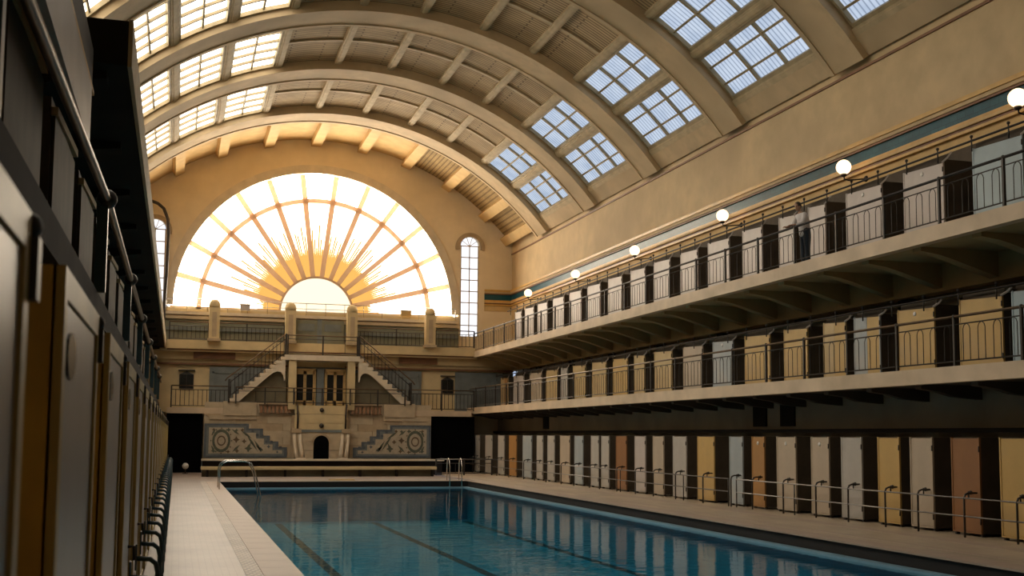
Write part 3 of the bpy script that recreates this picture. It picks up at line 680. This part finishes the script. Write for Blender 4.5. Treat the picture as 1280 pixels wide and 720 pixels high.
# terrace (upper) and mid floor
te = B(-4, 16.1, 62.0, Y_END, 6.30, 6.82).build('floor', M['stone_y']); struct(te, 'upper terrace slab below the fan window', 'terrace')
B(-0.6, 15.95, 61.85, 62.0, 6.42, 6.88).build('edge_beam', M['stone_y'], te)
B(-0.6, 15.95, 61.95, 62.05, 6.36, 6.42).build('shadow_line', M['brownline'], te)
B(-4, 18.4, 62.55, Y_END, 5.9, 6.3).build('upper_band', M['stone_y'], low)
B(-4, 18.4, 62.5, Y_END, 5.62, 5.72).build('string_course', M['brownline'], low)
B(-4, 18.4, 62.7, Y_END, 3.1, 5.9).build('middle_wall', M['stone_y'], low)
for (a, b) in ((0.75, 2.9), mir(0.75, 2.9)): B(a, b, 62.4, 62.56, 5.95, 6.3).build('soffit_panel', M['brownline'], low)
mf = MB(); mf.box(-0.5, 2.35, Y_FAC, 62.8, 3.03, 3.33); a, b = mir(-0.5, 2.35); mf.box(a, b+0.4, Y_FAC, 62.8, 3.03, 3.33); mf.box(2.35, a, Y_FAC+0.3, 62.8, 3.0, 3.3)
mo = mf.build('floor', M['slab']); struct(mo, 'middle terrace floor at the foot of the two stairs', 'terrace')
# lower stone wall
B(1.35, 2*CF-1.35, Y_FAC+0.06, 61.6, 0, 3.03).build('lower_wall', M['stone_b'], low)
for s in (0, 1):
    for r in range(8):
        z0 = 0.72+r*0.365
        x = 1.36; k = 0
        while x < 5.75:
            w = 1.6 if k or r % 2 else 0.8
            x1 = min(x+w, 5.78); a, b = (x, x1) if s == 0 else mir(x, x1)
            if x1-x > 0.1: B(a+0.008, b-0.008, Y_FAC+random.uniform(0, 0.02), Y_FAC+0.08, z0+0.006, z0+0.355).build('stone_block', M['stone' if (k+r) % 3 else 'stone_b'], low)
            x = x1; k += 1
# dark openings at both sides under the middle terrace
for n_, (a, b, lb) in enumerate(((-0.5, 1.3, 'black doorway by the near deck end, under the middle terrace'), (2*CF-1.3, 15.8, 'black doorway at the far end of the poolside cabins'))):
    d = B(a, b, 61.3, 61.5, 0, 3.03).build('door_%d' % (n_+3), M['void']); struct(d, lb, 'doorway')
# blocks at the stair feet
for s in (0, 1):
    a, b = (2.3, 3.98) if s == 0 else mir(2.3, 3.98)
    B(a, b, 60.85, Y_FAC+0.3, 2.95, 3.68).build('stair_foot_block', M['stone'], low)
    a, b = (1.6, 3.98) if s == 0 else mir(1.6, 3.98)
    B(a, b, 60.92, Y_FAC+0.05, 2.75, 2.95).build('stair_foot_block', M['stone'], low)
# blue grey panels and small windows on the middle wall
for s in (0, 1):
    a, b = (1.6, 5.3) if s == 0 else mir(1.6, 5.3)
    p = B(a, b, 62.60, 62.7, 3.3, 5.55).build('blue_panel', M['bluegrey'], low)
    for (u, v) in ((a+0.15, a+0.25), (b-0.25, b-0.15)): B(u, v, 62.55, 62.6, 3.6, 5.4).build('panel_moulding', M['bluegrey'], p)
    B(a+0.15, b-0.15, 62.55, 62.6, 5.2, 5.3).build('panel_moulding', M['bluegrey'], p)
    if s == 0: x0, x1 = 0.12, 0.76
    else: x0, x1 = 14.25, 14.85
    z0, z1 = 4.4, 5.1; cx = (x0+x1)/2
    wo = MB().prism([(x0-0.05, z0-0.05), (x1+0.05, z0-0.05), (x1+0.05, z1), (cx, z1+0.18), (x0-0.05, z1)], 'y', 62.60, 62.70).build('window_%d' % (4+s), M['rail'])
    struct(wo, ['small dark iron window above the near black doorway', 'small dark iron window beside the long gallery end'][s], 'window')
    B(x0, cx-0.02, 62.585, 62.605, z0, z1).build('pane', M['glass_dark'], wo); B(cx+0.02, x1, 62.585, 62.605, z0, z1).build('pane', M['glass_dark'], wo)
    B(x0-0.1, x1+0.1, 62.5, 62.7, z1+0.2, z1+0.25).build('hood', M['rail'], wo)
B(15.0, 18.4, 62.62, 62.7, 3.3, 5.55).build('blue_panel', M['bluegrey'], low)
# landing in the middle of the terrace
lz = 6.17
ld = B(5.35, 2*CF-5.35, 60.7, 62.0, lz-0.28, lz).build('floor', M['white_stone']); struct(ld, 'white stone landing between the two stairs', 'landing')
for a, b in ((5.58, 5.98), mir(5.58, 5.98)): B(a, b, 60.8, 61.2, 3.3, lz-0.28).build('pillar_shaft', M['stone_y'], ld)
B(5.98, 2*CF-5.98, 61.9, 62.1, 5.45, lz-0.28).build('beam', M['stone_y'], ld)
# stairs
def stair(s):
    lab = 'stone stair from the landing down towards the near deck' if s == 0 else 'stone stair from the landing down towards the poolside cabins'
    t = thing('staircase', lab, 'staircase', kind='thing'); n_ = 11
    xt, xb, zt, zb = 5.40, 2.55, lz, 3.72
    def mx(a, b): return (a, b) if s == 0 else mir(a, b)
    for k in range(n_):
        a = xt-(xt-xb)*(k+1)/n_; b = xt-(xt-xb)*k/n_; z = zt-(zt-zb)*(k+0.5)/n_
        u, v = mx(a, b+0.04); B(u, v, 60.75, 62.0, z-0.16, z).build('step', M['white_stone'], t)
    fx = (lambda x: x) if s == 0 else (lambda x: 2*CF-x)
    curve = [(xb+0.5, 3.66), (xt-1.05, 4.84), (xt-0.80, 5.06), (xt-0.60, 5.21), (xt-0.40, 5.28), (xt-0.22, 5.24), (xt-0.10, 5.08), (xt-0.05, 4.8)]
    poly = [(xt, zt-0.14)]+[(xb+0.02, zb-0.02), (xb+0.02, 3.66)]+curve+[(xt, 4.8)]
    MB().prism([(fx(x), z) for x, z in poly], 'y', 60.78, 61.05).build('stringer', M['white_stone'], t)
    arch = [(xb+0.35, 3.62), (xt+0.1, 3.62), (xt+0.1, 5.3), (xt-0.4, 5.35), (xt-1.05, 4.95)]
    MB().prism([(fx(x), z) for x, z in arch], 'y', 61.2, 61.3).build('infill_panel', M['arch_dark'], t)
    rl = MB()
    top = [(fx(xt+0.15), 60.8, zt+1.06), (fx(xt-0.1), 60.8, zt+1.02), (fx(xb-0.1), 60.8, zb+1.15), (fx(xb-0.2), 60.8, zb+1.0)]
    rl.tube(top, 0.035, 6); rl.build('handrail', M['rail_brown'], t)
    MB().tube([(fx(xt), 60.8, zt+0.84), (fx(xb), 60.8, zb+0.9)], 0.02, 5).tube([(fx(xt), 60.8, zt+0.12), (fx(xb), 60.8, zb+0.2)], 0.02, 5).build('lower_rail', M['rail'], t)
    for k in range(15):
        q = (k+0.5)/15; x = xt-(xt-xb)*q; z = zt-(zt-zb)*q
        MB().tube([(fx(x), 60.8, z-0.05), (fx(x), 60.8, z+1.02)], 0.016, 4).build('baluster', M['rail'], t)
    for q in (0, 1):
        x = xt-(xt-xb)*q; z = zt-(zt-zb)*q
        MB().box(fx(x)-0.05, fx(x)+0.05, 60.75, 60.85, z-0.1, z+1.1).build('newel_post', M['rail'], t)
stair(0); stair(1)
# terrace railings and pillars
def xrail(label, x0, x1, y, z, h, pitch=0.22, top='rail_brown', posts=2.0):
    t = thing('railing', label, 'railing', (x0, y, z)); L = x1-x0
    MB().tube([(0, 0, h), (L, 0, h)], 0.032, 6).build('top_rail', M[top], t)
    MB().tube([(0, 0, h-0.2), (L, 0, h-0.2)], 0.018, 4).tube([(0, 0, 0.1), (L, 0, 0.1)], 0.02, 4).build('lower_rail', M['rail'], t)
    bm2 = MB().tube([(0, 0, 0.1), (0, 0, h-0.2)], 0.016, 4).mesh('baluster', M['rail'])
    k = pitch
    while k < L: obj('baluster', bm2, t, (k, 0, 0)); k += pitch
    po = MB().box(-0.035, 0.035, -0.035, 0.035, 0, h).mesh('post', M['rail']); n2 = max(1, round(L/posts))
    for k in range(n2+1): obj('post', po, t, (L*k/n2, 0, 0))
    return t
xrail('iron railing of the upper terrace on the near deck side', -0.5, 5.4, 61.93, 6.85, 0.98)
xrail('iron railing of the upper terrace towards the globe lamps', 2*CF-5.4, 15.9, 61.93, 6.85, 0.98)
xrail('thin handrail across the white stone landing', 5.5, 2*CF-5.5, 60.76, lz, 1.03, pitch=3.0, top='rail_brown', posts=1.9)
xrail('iron railing of the middle terrace on the near deck side', -0.3, 2.6, Y_FAC+0.06, 3.33, 1.12)
xrail('iron railing of the middle terrace towards the poolside cabins', 2*CF-2.6, 15.7, Y_FAC+0.06, 3.33, 1.12)
xrail('dark iron rail before the double doors on the middle terrace', 2.9, 2*CF-2.9, 60.62, 3.55, 0.86, pitch=1.0, posts=1.5)
for i, (x, yy) in enumerate(((1.74, 61.8), (5.68, 61.8), (2*CF-5.68, 61.8), (2*CF-1.35, 61.8))):
    t = thing('pillar', 'tan stone post with domed top on the terrace, %s' % ['first from the near deck side', 'second, beside the near stair head', 'third, beside the far stair head', 'fourth, closest to the globe lamps'][i], 'post', (x, yy-0.1, 6.85), 'domed terrace posts')
    B(-0.27, 0.27, -0.25, 0.25, 0, 1.75).build('shaft', M['stone_y'], t)
    MB().lathe([(0.29, 1.75), (0.30, 1.9), (0.25, 2.06), (0.14, 2.16), (0.03, 2.19)], (0, 0, 0), 14).build('dome', M['stone_y'], t)
    B(-0.12, 0.12, -0.27, -0.25, 0.2, 1.5).build('inset', M['stone_b'], t)
    B(-0.33, 0.33, -0.3, 0.3, -0.02, 0.12).build('base', M['stone_b'], t)
# parapet and benches under the fan
pa = B(-1.0, 15.2, 62.75, Y_END+0.02, 6.82, 8.05).build('parapet', M['greengrey'], low)
for z, d, m in ((7.45, 0.12, 'bluegrey'), (8.05, 0.15, 'stone'), (8.3, 0.08, 'white_stone')):
    B(-0.8, 15.1, 62.75-d, Y_END+0.05, z, z+0.16).build('ledge', M[m], low)
B(-0.8, 15.1, 62.85, Y_END+0.05, 8.4, 8.62).build('ledge', M['stone_y'], low)
xr = thing('railing', 'thin pale rail running along the foot of the fan window', 'railing', (-0.7, 62.66, 8.46))
MB().tube([(0, 0, 0.66), (15.7, 0, 0.66)], 0.022, 5).tube([(0, 0, 0.36), (15.7, 0, 0.36)], 0.016, 5).build('rail', M['chrome'], xr)
po = MB().tube([(0, 0, 0), (0, 0, 0.66)], 0.018, 5).mesh('post', M['chrome'])
for k in range(16): obj('post', po, xr, (k*1.045, 0, 0))
for (x, w_, lab, m_) in ((3.35, 0.5, 'small pale box on the ledge under the fan, near deck side', 'c_white'), (12.15, 0.55, 'small ochre box on the ledge under the fan, cabin side', 'c_yellow')):
    t = thing('box', lab, 'box', (x, 62.7, 8.62))
    B(-w_/2, w_/2, -0.1, 0.1, 0, 0.28).build('body', M[m_], t); B(-w_/2-0.03, w_/2+0.03, -0.12, 0.12, 0.28, 0.34).build('lid', M['stone_b'], t)
gd = thing('door_5', 'green grey double door on the landing below the fan', 'door', (0, 0, 0), kind='structure')
for a, b in ((6.0, CF-0.12), (CF+0.12, 2*CF-6.0)):
    lf = B(a, b, 62.5, 62.6, 6.2, 8.2).build('leaf', M['greengrey'], gd)
    B(a+0.15, b-0.15, 62.47, 62.5, 7.6, 8.0).build('panel', M['bluegrey'], lf); B(a+0.15, b-0.15, 62.47, 62.5, 6.4, 7.4).build('panel', M['greengrey'], lf)
B(CF-0.12, CF+0.12, 62.46, 62.6, 6.2, 8.25).build('mullion', M['bluegrey'], gd)
# doors behind the middle terrace
B(CF-0.19, CF+0.19, 61.55, 62.2, 3.3, 5.5).build('blue_pier', M['bluegrey'], low)
B(5.7, 2*CF-5.7, 61.85, 62.0, 3.3, 5.6).build('door_wall', M['bluegrey'], low)
for n_, (a, b, lb) in enumerate(((5.95, 7.1, 'oak double door with glass, near the deck side stair'), (7.56, 8.71, 'oak double door with glass, near the cabin side stair'))):
    d = thing('door_%d' % (n_+1), lb, 'door', (0, 0, 0), kind='structure'); c = (a+b)/2
    fm = MB(); fm.box(a, a+0.07, 61.65, 61.85, 3.4, 5.45); fm.box(b-0.07, b, 61.65, 61.85, 3.4, 5.45); fm.box(a, b, 61.65, 61.85, 5.38, 5.5); fm.build('frame', M['oak'], d)
    for (u, v) in ((a+0.07, c), (c, b-0.07)):
        lf = MB(); lf.box(u, u+0.08, 61.70, 61.78, 3.4, 5.38); lf.box(v-0.08, v, 61.70, 61.78, 3.4, 5.38); lf.box(u, v, 61.70, 61.78, 3.4, 3.8); lf.box(u, v, 61.70, 61.78, 5.2, 5.38)
        lo = lf.build('leaf', M['oak'], d); B(u+0.08, v-0.08, 61.73, 61.75, 3.8, 5.2).build('pane', M['glass_dark'], lo)
# central bulge with fountain niche
bu = MB(); bx0, bx1 = 5.95, 2*CF-5.95
for r in range(6):
    z0 = 0.7+r*0.47
    if r == 3: continue
    out = [(bx0, 61.0), (bx0, 60.75), (bx0+0.18, 60.6), (bx1-0.18, 60.6), (bx1, 60.75), (bx1, 61.0)]
    MB().prism(out, 'z', z0+0.01, z0+0.46).build('stone_course', M['stone_y' if r > 3 else 'stone'], low)
MB().prism([(bx0-0.1, 61.0), (bx0-0.1, 60.7), (bx0+0.1, 60.55), (bx1-0.1, 60.55), (bx1+0.1, 60.7), (bx1+0.1, 61.0)], 'z', 2.11, 2.25).build('dark_band', M['bluegrey'], low)
MB().prism([(bx0, 61.0), (bx0, 60.75), (bx0+0.18, 60.62), (bx1-0.18, 60.62), (bx1, 60.75), (bx1, 61.0)], 'z', 2.25, 2.6).build('stone_course', M['stone_y'], low)
B(bx0, bx1, 60.62, 61.0, 1.6, 2.11).build('stone_course', M['stone'], low)
nz = MB().prism([(CF-0.4, 0.68), (CF+0.4, 0.68), (CF+0.4, 1.6)]+arc_pts(CF, 1.55, 0.4, 0, 180, 10)+[(CF-0.4, 1.6)], 'y', 60.57, 60.63).build('niche', M['void'], low)
ring(CF, 1.55, 0.40, 0.50, 0, 180, 12, 60.54, 60.64).build('niche_surround', M['stone_b'], low)
for z in (3.28, 2.46): MB().lathe([(0.09, 60.45), (0.12, 60.6), (0.13, 60.62)], (CF, 0, z), 10, 'y').build('spout', M['rail'], low)
for s in (0, 1):
    c = 6.08 if s == 0 else 2*CF-6.08; sg = 1 if s == 0 else -1
    t = thing('console', ['white twin legged stone console, on the near deck side of the niche', 'white twin legged stone console, on the cabin side of the niche'][s], 'console', (c, 60.55, 0))
    for dx in (-0.17, 0.13):
        MB().tube([(sg*dx, 0.1, 2.1), (sg*(dx+0.02), 0.0, 1.7), (sg*(dx+0.09), -0.12, 1.1), (sg*(dx+0.14), -0.18, 0.8)], [0.09, 0.09, 0.10, 0.12], 8).build('leg', M['white_stone'], t)
    B(sg*-0.1, sg*0.42, -0.35, 0.1, 0.66, 0.80).build('base', M['white_stone'], t)
    B(sg*-0.3, sg*0.2, -0.05, 0.2, 2.08, 2.3).build('cap', M['stone_b'], t)
    MB().tube([(0, 0.0, 2.3), (0.0, -0.05, 3.0), (-sg*0.05, 0, 3.6)], 0.05, 6).build('iron_stem', M['rail'], t)
# terracotta balustrades beside the bulge
for s in (0, 1):
    a, b = (4.1, 5.8) if s == 0 else mir(4.1, 5.8)
    t = thing('balustrade', ['low terracotta balustrade beside the near stair', 'low terracotta balustrade beside the far stair'][s], 'balustrade', (a, 60.9, 3.05))
    B(0, b-a, -0.05, 0.05, 0.42, 0.5).build('rail', M['rail_brown'], t); B(0, b-a, -0.05, 0.05, 0, 0.06).build('plinth', M['rail_brown'], t)
    bb = MB().box(-0.06, 0.06, -0.03, 0.03, 0.06, 0.42).mesh('baluster', M['terracotta'])
    for k in range(8): obj('baluster', bb, t, (0.12+k*(b-a-0.24)/7, 0, 0))
# base plinth below mosaics
B(1.3, 2*CF-1.3, 60.7, 61.1, 0, 0.72).build('plinth', M['bluegrey'], low)
# mosaic panels
for s in (0, 1):
    t = thing('mosaic_panel', ['stepped floral mosaic panel in slate blue border, by the near deck', 'stepped floral mosaic panel in slate blue border, by the poolside cabins'][s], 'mosaic', (0, 60.98, 0), 'mosaic panels')
    fx = (lambda x: x) if s == 0 else (lambda x: 2*CF-x)
    outl = [(1.38, 0.78), (5.6, 0.78), (5.6, 1.32), (5.15, 1.32), (5.15, 1.62), (4.7, 1.62), (4.7, 1.92), (4.35, 1.92), (4.35, 2.28), (3.62, 2.28), (3.62, 2.52), (1.38, 2.52)]
    MB().prism([(fx(x), z) for x, z in outl], 'y', -0.03, 0.03).build('border', M['m_blue'], t)
    MB().prism([(fx(x), z) for x, z in [(1.50, 0.88), (5.45, 0.88), (5.45, 1.24), (5.0, 1.24), (5.0, 1.54), (4.55, 1.54), (4.55, 1.84), (4.18, 1.84), (4.18, 2.18), (3.5, 2.18), (3.5, 2.42), (1.50, 2.42)]], 'y', -0.04, -0.03).build('border_line', M['bluegrey'], t)
    inn = [(1.62, 0.98), (5.35, 0.98), (5.35, 1.16), (4.85, 1.16), (4.85, 1.46), (4.4, 1.46), (4.4, 1.76), (4.0, 1.76), (4.0, 2.06), (3.36, 2.06), (3.36, 2.32), (1.62, 2.32)]
    MB().prism([(fx(x), z) for x, z in inn], 'y', -0.05, -0.03).build('field', M['m_field'], t)
    def rg(cx, cz, r0, r1, sq, m, nm):
        mb = MB(); n3 = 18
        a = [(fx(cx+r1*math.cos(2*PI*k/n3)), cz+sq*r1*math.sin(2*PI*k/n3)) for k in range(n3)]; b = [(fx(cx+r0*math.cos(2*PI*k/n3)), cz+sq*r0*math.sin(2*PI*k/n3)) for k in range(n3)]
        vs = [(x, -0.065, z) for x, z in a+b]+[(x, -0.05, z) for x, z in a+b]
        fs = []
        for k in range(n3):
            j = (k+1) % n3; fs += [(k, j, n3+j, n3+k), (k, j, 2*n3+j, 2*n3+k), (n3+k, n3+j, 3*n3+j, 3*n3+k)]
        mb.add(vs, fs).build(nm, M[m], t)
    rg(2.25, 1.64, 0.34, 0.46, 1.3, 'm_green', 'medallion'); rg(2.25, 1.64, 0.16, 0.22, 1.2, 'm_brown', 'medallion')
    def ros(cx, cz, r, m):
        pts = [(fx(cx+(r if k % 2 == 0 else r*0.5)*math.cos(2*PI*k/8)), cz+(r if k % 2 == 0 else r*0.5)*math.sin(2*PI*k/8)) for k in range(8)]
        MB().prism(pts, 'y', -0.065, -0.05).build('rosette', M[m], t)
    for (cx, cz, r, m) in ((3.0, 1.7, 0.18, 'm_brown'), (3.4, 1.62, 0.13, 'm_brown'), (3.05, 1.12, 0.12, 'm_brown'), (3.62, 1.25, 0.2, 'm_green'), (1.86, 1.12, 0.12, 'm_green'), (1.86, 2.2, 0.1, 'm_brown'),
                            (2.6, 2.2, 0.12, 'm_green'), (3.0, 2.18, 0.1, 'm_green'), (2.6, 1.08, 0.1, 'm_brown'), (4.25, 1.2, 0.13, 'm_blue'), (4.65, 1.35, 0.1, 'm_blue'), (5.1, 1.07, 0.08, 'm_blue'), (3.3, 2.2, 0.1, 'm_brown')): ros(cx, cz, r, m)
    for k in range(7):                     # blue tesserae on the stepped side
        x = 3.75+0.24*k; z = (2.17, 1.95, 1.92, 1.62, 1.60, 1.33, 1.32)[k]
        B(min(fx(x), fx(x+0.14)), max(fx(x), fx(x+0.14)), -0.065, -0.04, z-0.08, z+0.05).build('tessera', M['m_blue'], t)
    for k in range(12):
        aa_ = 2*PI*k/12; ros(2.25+0.52*math.cos(aa_), 1.64+0.64*math.sin(aa_), 0.055, 'm_brown' if k % 2 else 'm_green')
    for (xa, za, xb, zb) in ((3.2, 2.2, 3.8, 1.75), (2.75, 2.25, 3.15, 1.95), (2.8, 1.05, 3.2, 1.45), (1.75, 1.9, 1.95, 2.25), (1.75, 1.4, 1.95, 1.02), (4.0, 1.4, 4.4, 1.1), (3.5, 2.0, 4.1, 1.1), (3.9, 1.7, 4.3, 1.05), (3.75, 1.6, 3.55, 1.05)):
        dx, dz = xb-xa, zb-za; l = math.hypot(dx, dz); nx, nz_ = -dz/l*0.06, dx/l*0.06
        MB().prism([(fx(xa), za), (fx((xa+xb)/2+nx), (za+zb)/2+nz_), (fx(xb), zb), (fx((xa+xb)/2-nx), (za+zb)/2-nz_)], 'y', -0.066, -0.05).build('leaf_motif', M['m_green'], t)

# ---------------------------------------------------------------- far deck furniture
t = thing('bench', 'long low wall bench with pale top before the mosaics', 'bench', (0, 57.0, 0))
B(1.2, 13.1, -0.15, 0.35, 0.70, 0.79).build('top_plank', M['white_stone'], t); B(1.25, 13.05, 0.1, 0.3, 0, 0.72).build('riser', M['wall_darker'], t)
t = thing('bench', 'plain plank bench nearest the far pool edge', 'bench', (0, 55.2, 0))
B(1.15, 12.3, -0.2, 0.25, 0.33, 0.47).build('plank', M['stone_y'], t)
for k in range(7): B(1.4+k*1.78, 1.5+k*1.78, -0.1, 0.2, 0, 0.36).build('leg', M['wall_darker'], t)
B(1.2, 12.2, 0.15, 0.2, 0.0, 0.33).build('back_board', M['arch_dark'], t)
t = thing('kickboard', 'yellowish foam board lying on the far pool edge', 'float', (7.0, 50.2, 0.012)); B(-0.55, 0.55, -0.15, 0.2, 0, 0.05).build('board', M['c_cream'], t); B(-0.5, 0.5, -0.12, 0.17, 0.05, 0.06).build('top_skin', M['c_yellow'], t)
t = thing('floor_lamp', 'round white lamp on a short pole by the near black doorway', 'lamp', (0.50, 59.6, 0))
MB().ball((0, 0, 0.38), 0.16, 14).build('head', M['white_plastic'], t); MB().tube([(0, 0, 0), (0, 0, 0.25)], 0.03, 6).build('pole', M['rail'], t); MB().lathe([(0.14, 0), (0.14, 0.03)], (0, 0, 0), 12).build('base', M['rail'], t)

def ladder(label, loc, pts, gap, axis):
    t = thing('pool_ladder', label, 'ladder', loc)
    for d in (0, gap):
        MB().tube([(x+(d if axis == 'x' else 0), y+(d if axis == 'y' else 0), z) for x, y, z in pts], 0.024, 8).build('rail', M['chrome'], t)
    for z in (-0.5, -0.8, -1.1):
        p = pts[-1]
        B(p[0]-(0.04 if axis == 'y' else 0), p[0]+(0.04 if axis == 'y' else gap), p[1]-(0.04 if axis == 'x' else 0), p[1]+(0.04 if axis == 'x' else gap), z, z+0.03).build('rung', M['chrome'], t)
    return t
ladder('bright steel pool ladder with long bowed rails at the near deck corner', (1.55, 42.6, 0.012), [(0, 0, 0), (0, 0, 0.7), (0.06, 0, 0.9), (0.25, 0, 1.0), (0.9, 0, 1.0), (1.1, 0, 0.92), (1.25, 0, 0.6), (1.45, 0, -0.2), (1.5, 0, -1.2)], 1.5, 'y')
ladder('small steel pool ladder on the far edge near the poolside cabins', (11.65, 50.0, 0.012), [(0, 0, 0), (0, 0, 0.75), (0, -0.08, 0.92), (0, -0.25, 0.98), (0, -0.45, 0.9), (0, -0.55, 0.6), (0, -0.58, -1.2)], 0.55, 'x')
xrail('dark iron railing across the deck behind the far steel ladder', 12.6, 15.5, 56.5, 0, 0.8, pitch=1.0, top='steel', posts=1.45)

# ---------------------------------------------------------------- the man leaning on the upper railing
def skin_body(name, joints, edges, m, parent, levels=2):
    me = bpy.data.meshes.new(name); me.from_pydata([j[:3] for j in joints], edges, [])
    o = obj(name, me, parent); me.materials.append(m)
    s = o.modifiers.new('skin', 'SKIN'); s.use_smooth_shade = True
    for i, j in enumerate(joints):
        r = j[3]; me.skin_vertices[0].data[i].radius = (r, r) if not isinstance(r, tuple) else r
    me.skin_vertices[0].data[0].use_root = True
    u = o.modifiers.new('subdivision', 'SUBSURF'); u.levels = levels; u.render_levels = levels
    return o
pm_ = thing('person', 'man in white shirt and navy trousers leaning on the upper gallery railing', 'person', (16.42, 27.55, 6.69))
# local frame: he faces -x (the pool); y along the gallery
J = [(0.02, 0, 0.93, 0.135), (0.0, 0, 1.12, 0.13), (-0.07, 0, 1.33, 0.15), (-0.12, 0, 1.46, 0.07), (-0.15, 0, 1.54, 0.055),
     (0.03, 0.10, 0.86, 0.092), (0.03, 0.11, 0.48, 0.062), (0.05, 0.12, 0.10, 0.042), (-0.14, 0.13, 0.035, 0.036),
     (0.03, -0.10, 0.86, 0.092), (0.02, -0.11, 0.48, 0.062), (0.04, -0.12, 0.10, 0.042), (-0.15, -0.13, 0.035, 0.036),
     (-0.08, 0.19, 1.40, 0.062), (-0.20, 0.26, 1.16, 0.046), (-0.42, 0.16, 1.10, 0.034),
     (-0.08, -0.19, 1.40, 0.062), (-0.20, -0.26, 1.16, 0.046), (-0.42, -0.14, 1.10, 0.034)]
Eg = [(0,1),(1,2),(2,3),(3,4),(0,5),(5,6),(6,7),(7,8),(0,9),(9,10),(10,11),(11,12),(2,13),(13,14),(14,15),(2,16),(16,17),(17,18)]
# fingers grow from the wrists
for wi, sg in ((15, 1), (18, -1)):
    wx, wy, wz = J[wi][:3]
    J.append((wx-0.07, wy-sg*0.02, wz-0.005, 0.028)); pi_ = len(J)-1; Eg.append((wi, pi_))
    for q, ln in ((-0.03, 0.062), (-0.01, 0.074), (0.012, 0.07), (0.032, 0.055)):
        J.append((wx-0.09-ln*0.5, wy-sg*0.02+q, wz+0.0, 0.009)); J.append((wx-0.09-ln, wy-sg*0.02+q, wz-0.035, 0.008)); k = len(J)
        Eg += [(pi_, k-2), (k-2, k-1)]
    J.append((wx-0.06, wy-sg*0.075, wz-0.005, 0.010)); J.append((wx-0.10, wy-sg*0.085, wz-0.025, 0.009)); k = len(J); Eg += [(pi_, k-2), (k-2, k-1)]
body = skin_body('body', J, Eg, M['skin'], pm_)
hd = MB(); n3 = 16
prof = [(0.01, -0.125), (0.045, -0.115), (0.062, -0.08), (0.072, -0.03), (0.078, 0.02), (0.076, 0.06), (0.062, 0.095), (0.035, 0.118), (0.005, 0.125)]
hd.lathe(prof, (0, 0, 0), n3)
hd.v = [(x*1.15-(0.012 if z < -0.06 and x < 0 else 0), y, z) for x, y, z in hd.v]
hd.prism([(-0.085, 0.02), (-0.112, -0.03), (-0.085, -0.038)], 'y', -0.012, 0.012)      # nose
hd.box(-0.092, -0.08, -0.022, 0.022, -0.066, -0.058)                                   # mouth
for sg in (-1, 1): hd.lathe([(0.012, -0.004), (0.030, 0.0), (0.02, 0.012)], (0.005, sg*0.078, -0.005), 8, 'y')
ho = hd.build('head', M['skin'], pm_, (-0.19, 0, 1.665)); ho.rotation_euler = (0, -0.25, 0.25)
ey = MB()
for sg in (-1, 1): ey.ball((-0.083, sg*0.03, 0.005), 0.011, 8)
ey.build('eyes', M['eye'], ho)
hr = MB().lathe([(0.083, 0.0), (0.086, 0.04), (0.078, 0.085), (0.05, 0.122), (0.005, 0.136)], (0.0, 0, 0), 16)
hr.v = [(x*1.15+0.014, y, z-0.015*(x > 0)*3 if z < 0.01 else z) for x, y, z in hr.v]
hr.build('hair', M['hair'], ho)
shirt = skin_body('shirt', [(0.02, 0, 0.80, 0.175), (0.02, 0, 0.96, 0.175), (0.0, 0, 1.14, 0.17), (-0.07, 0, 1.33, 0.17), (-0.115, 0, 1.455, 0.085), (-0.08, 0.20, 1.40, 0.088), (-0.20, 0.27, 1.16, 0.070), (-0.37, 0.19, 1.105, 0.052),
      (-0.08, -0.20, 1.40, 0.088), (-0.20, -0.27, 1.16, 0.070), (-0.37, -0.165, 1.105, 0.052)], [(0,1),(1,2),(2,3),(3,4),(3,5),(5,6),(6,7),(3,8),(8,9),(9,10)], M['shirt'], pm_)
skin_body('trousers', [(0.02, 0, 0.97, 0.165), (0.03, 0.10, 0.84, 0.115), (0.03, 0.11, 0.48, 0.085), (0.05, 0.12, 0.07, 0.068), (0.03, -0.10, 0.84, 0.115), (0.02, -0.11, 0.48, 0.085), (0.04, -0.12, 0.07, 0.068), (0.0, 0, 1.16, 0.15)],
          [(0,1),(1,2),(2,3),(0,4),(4,5),(5,6),(0,7)], M['trousers'], pm_)
for yy, xx in ((0.13, -0.03), (-0.13, -0.04)):
    B(xx-0.16, xx+0.13, yy-0.045, yy+0.045, 0.0, 0.075).build('shoe', M['rail'], pm_)
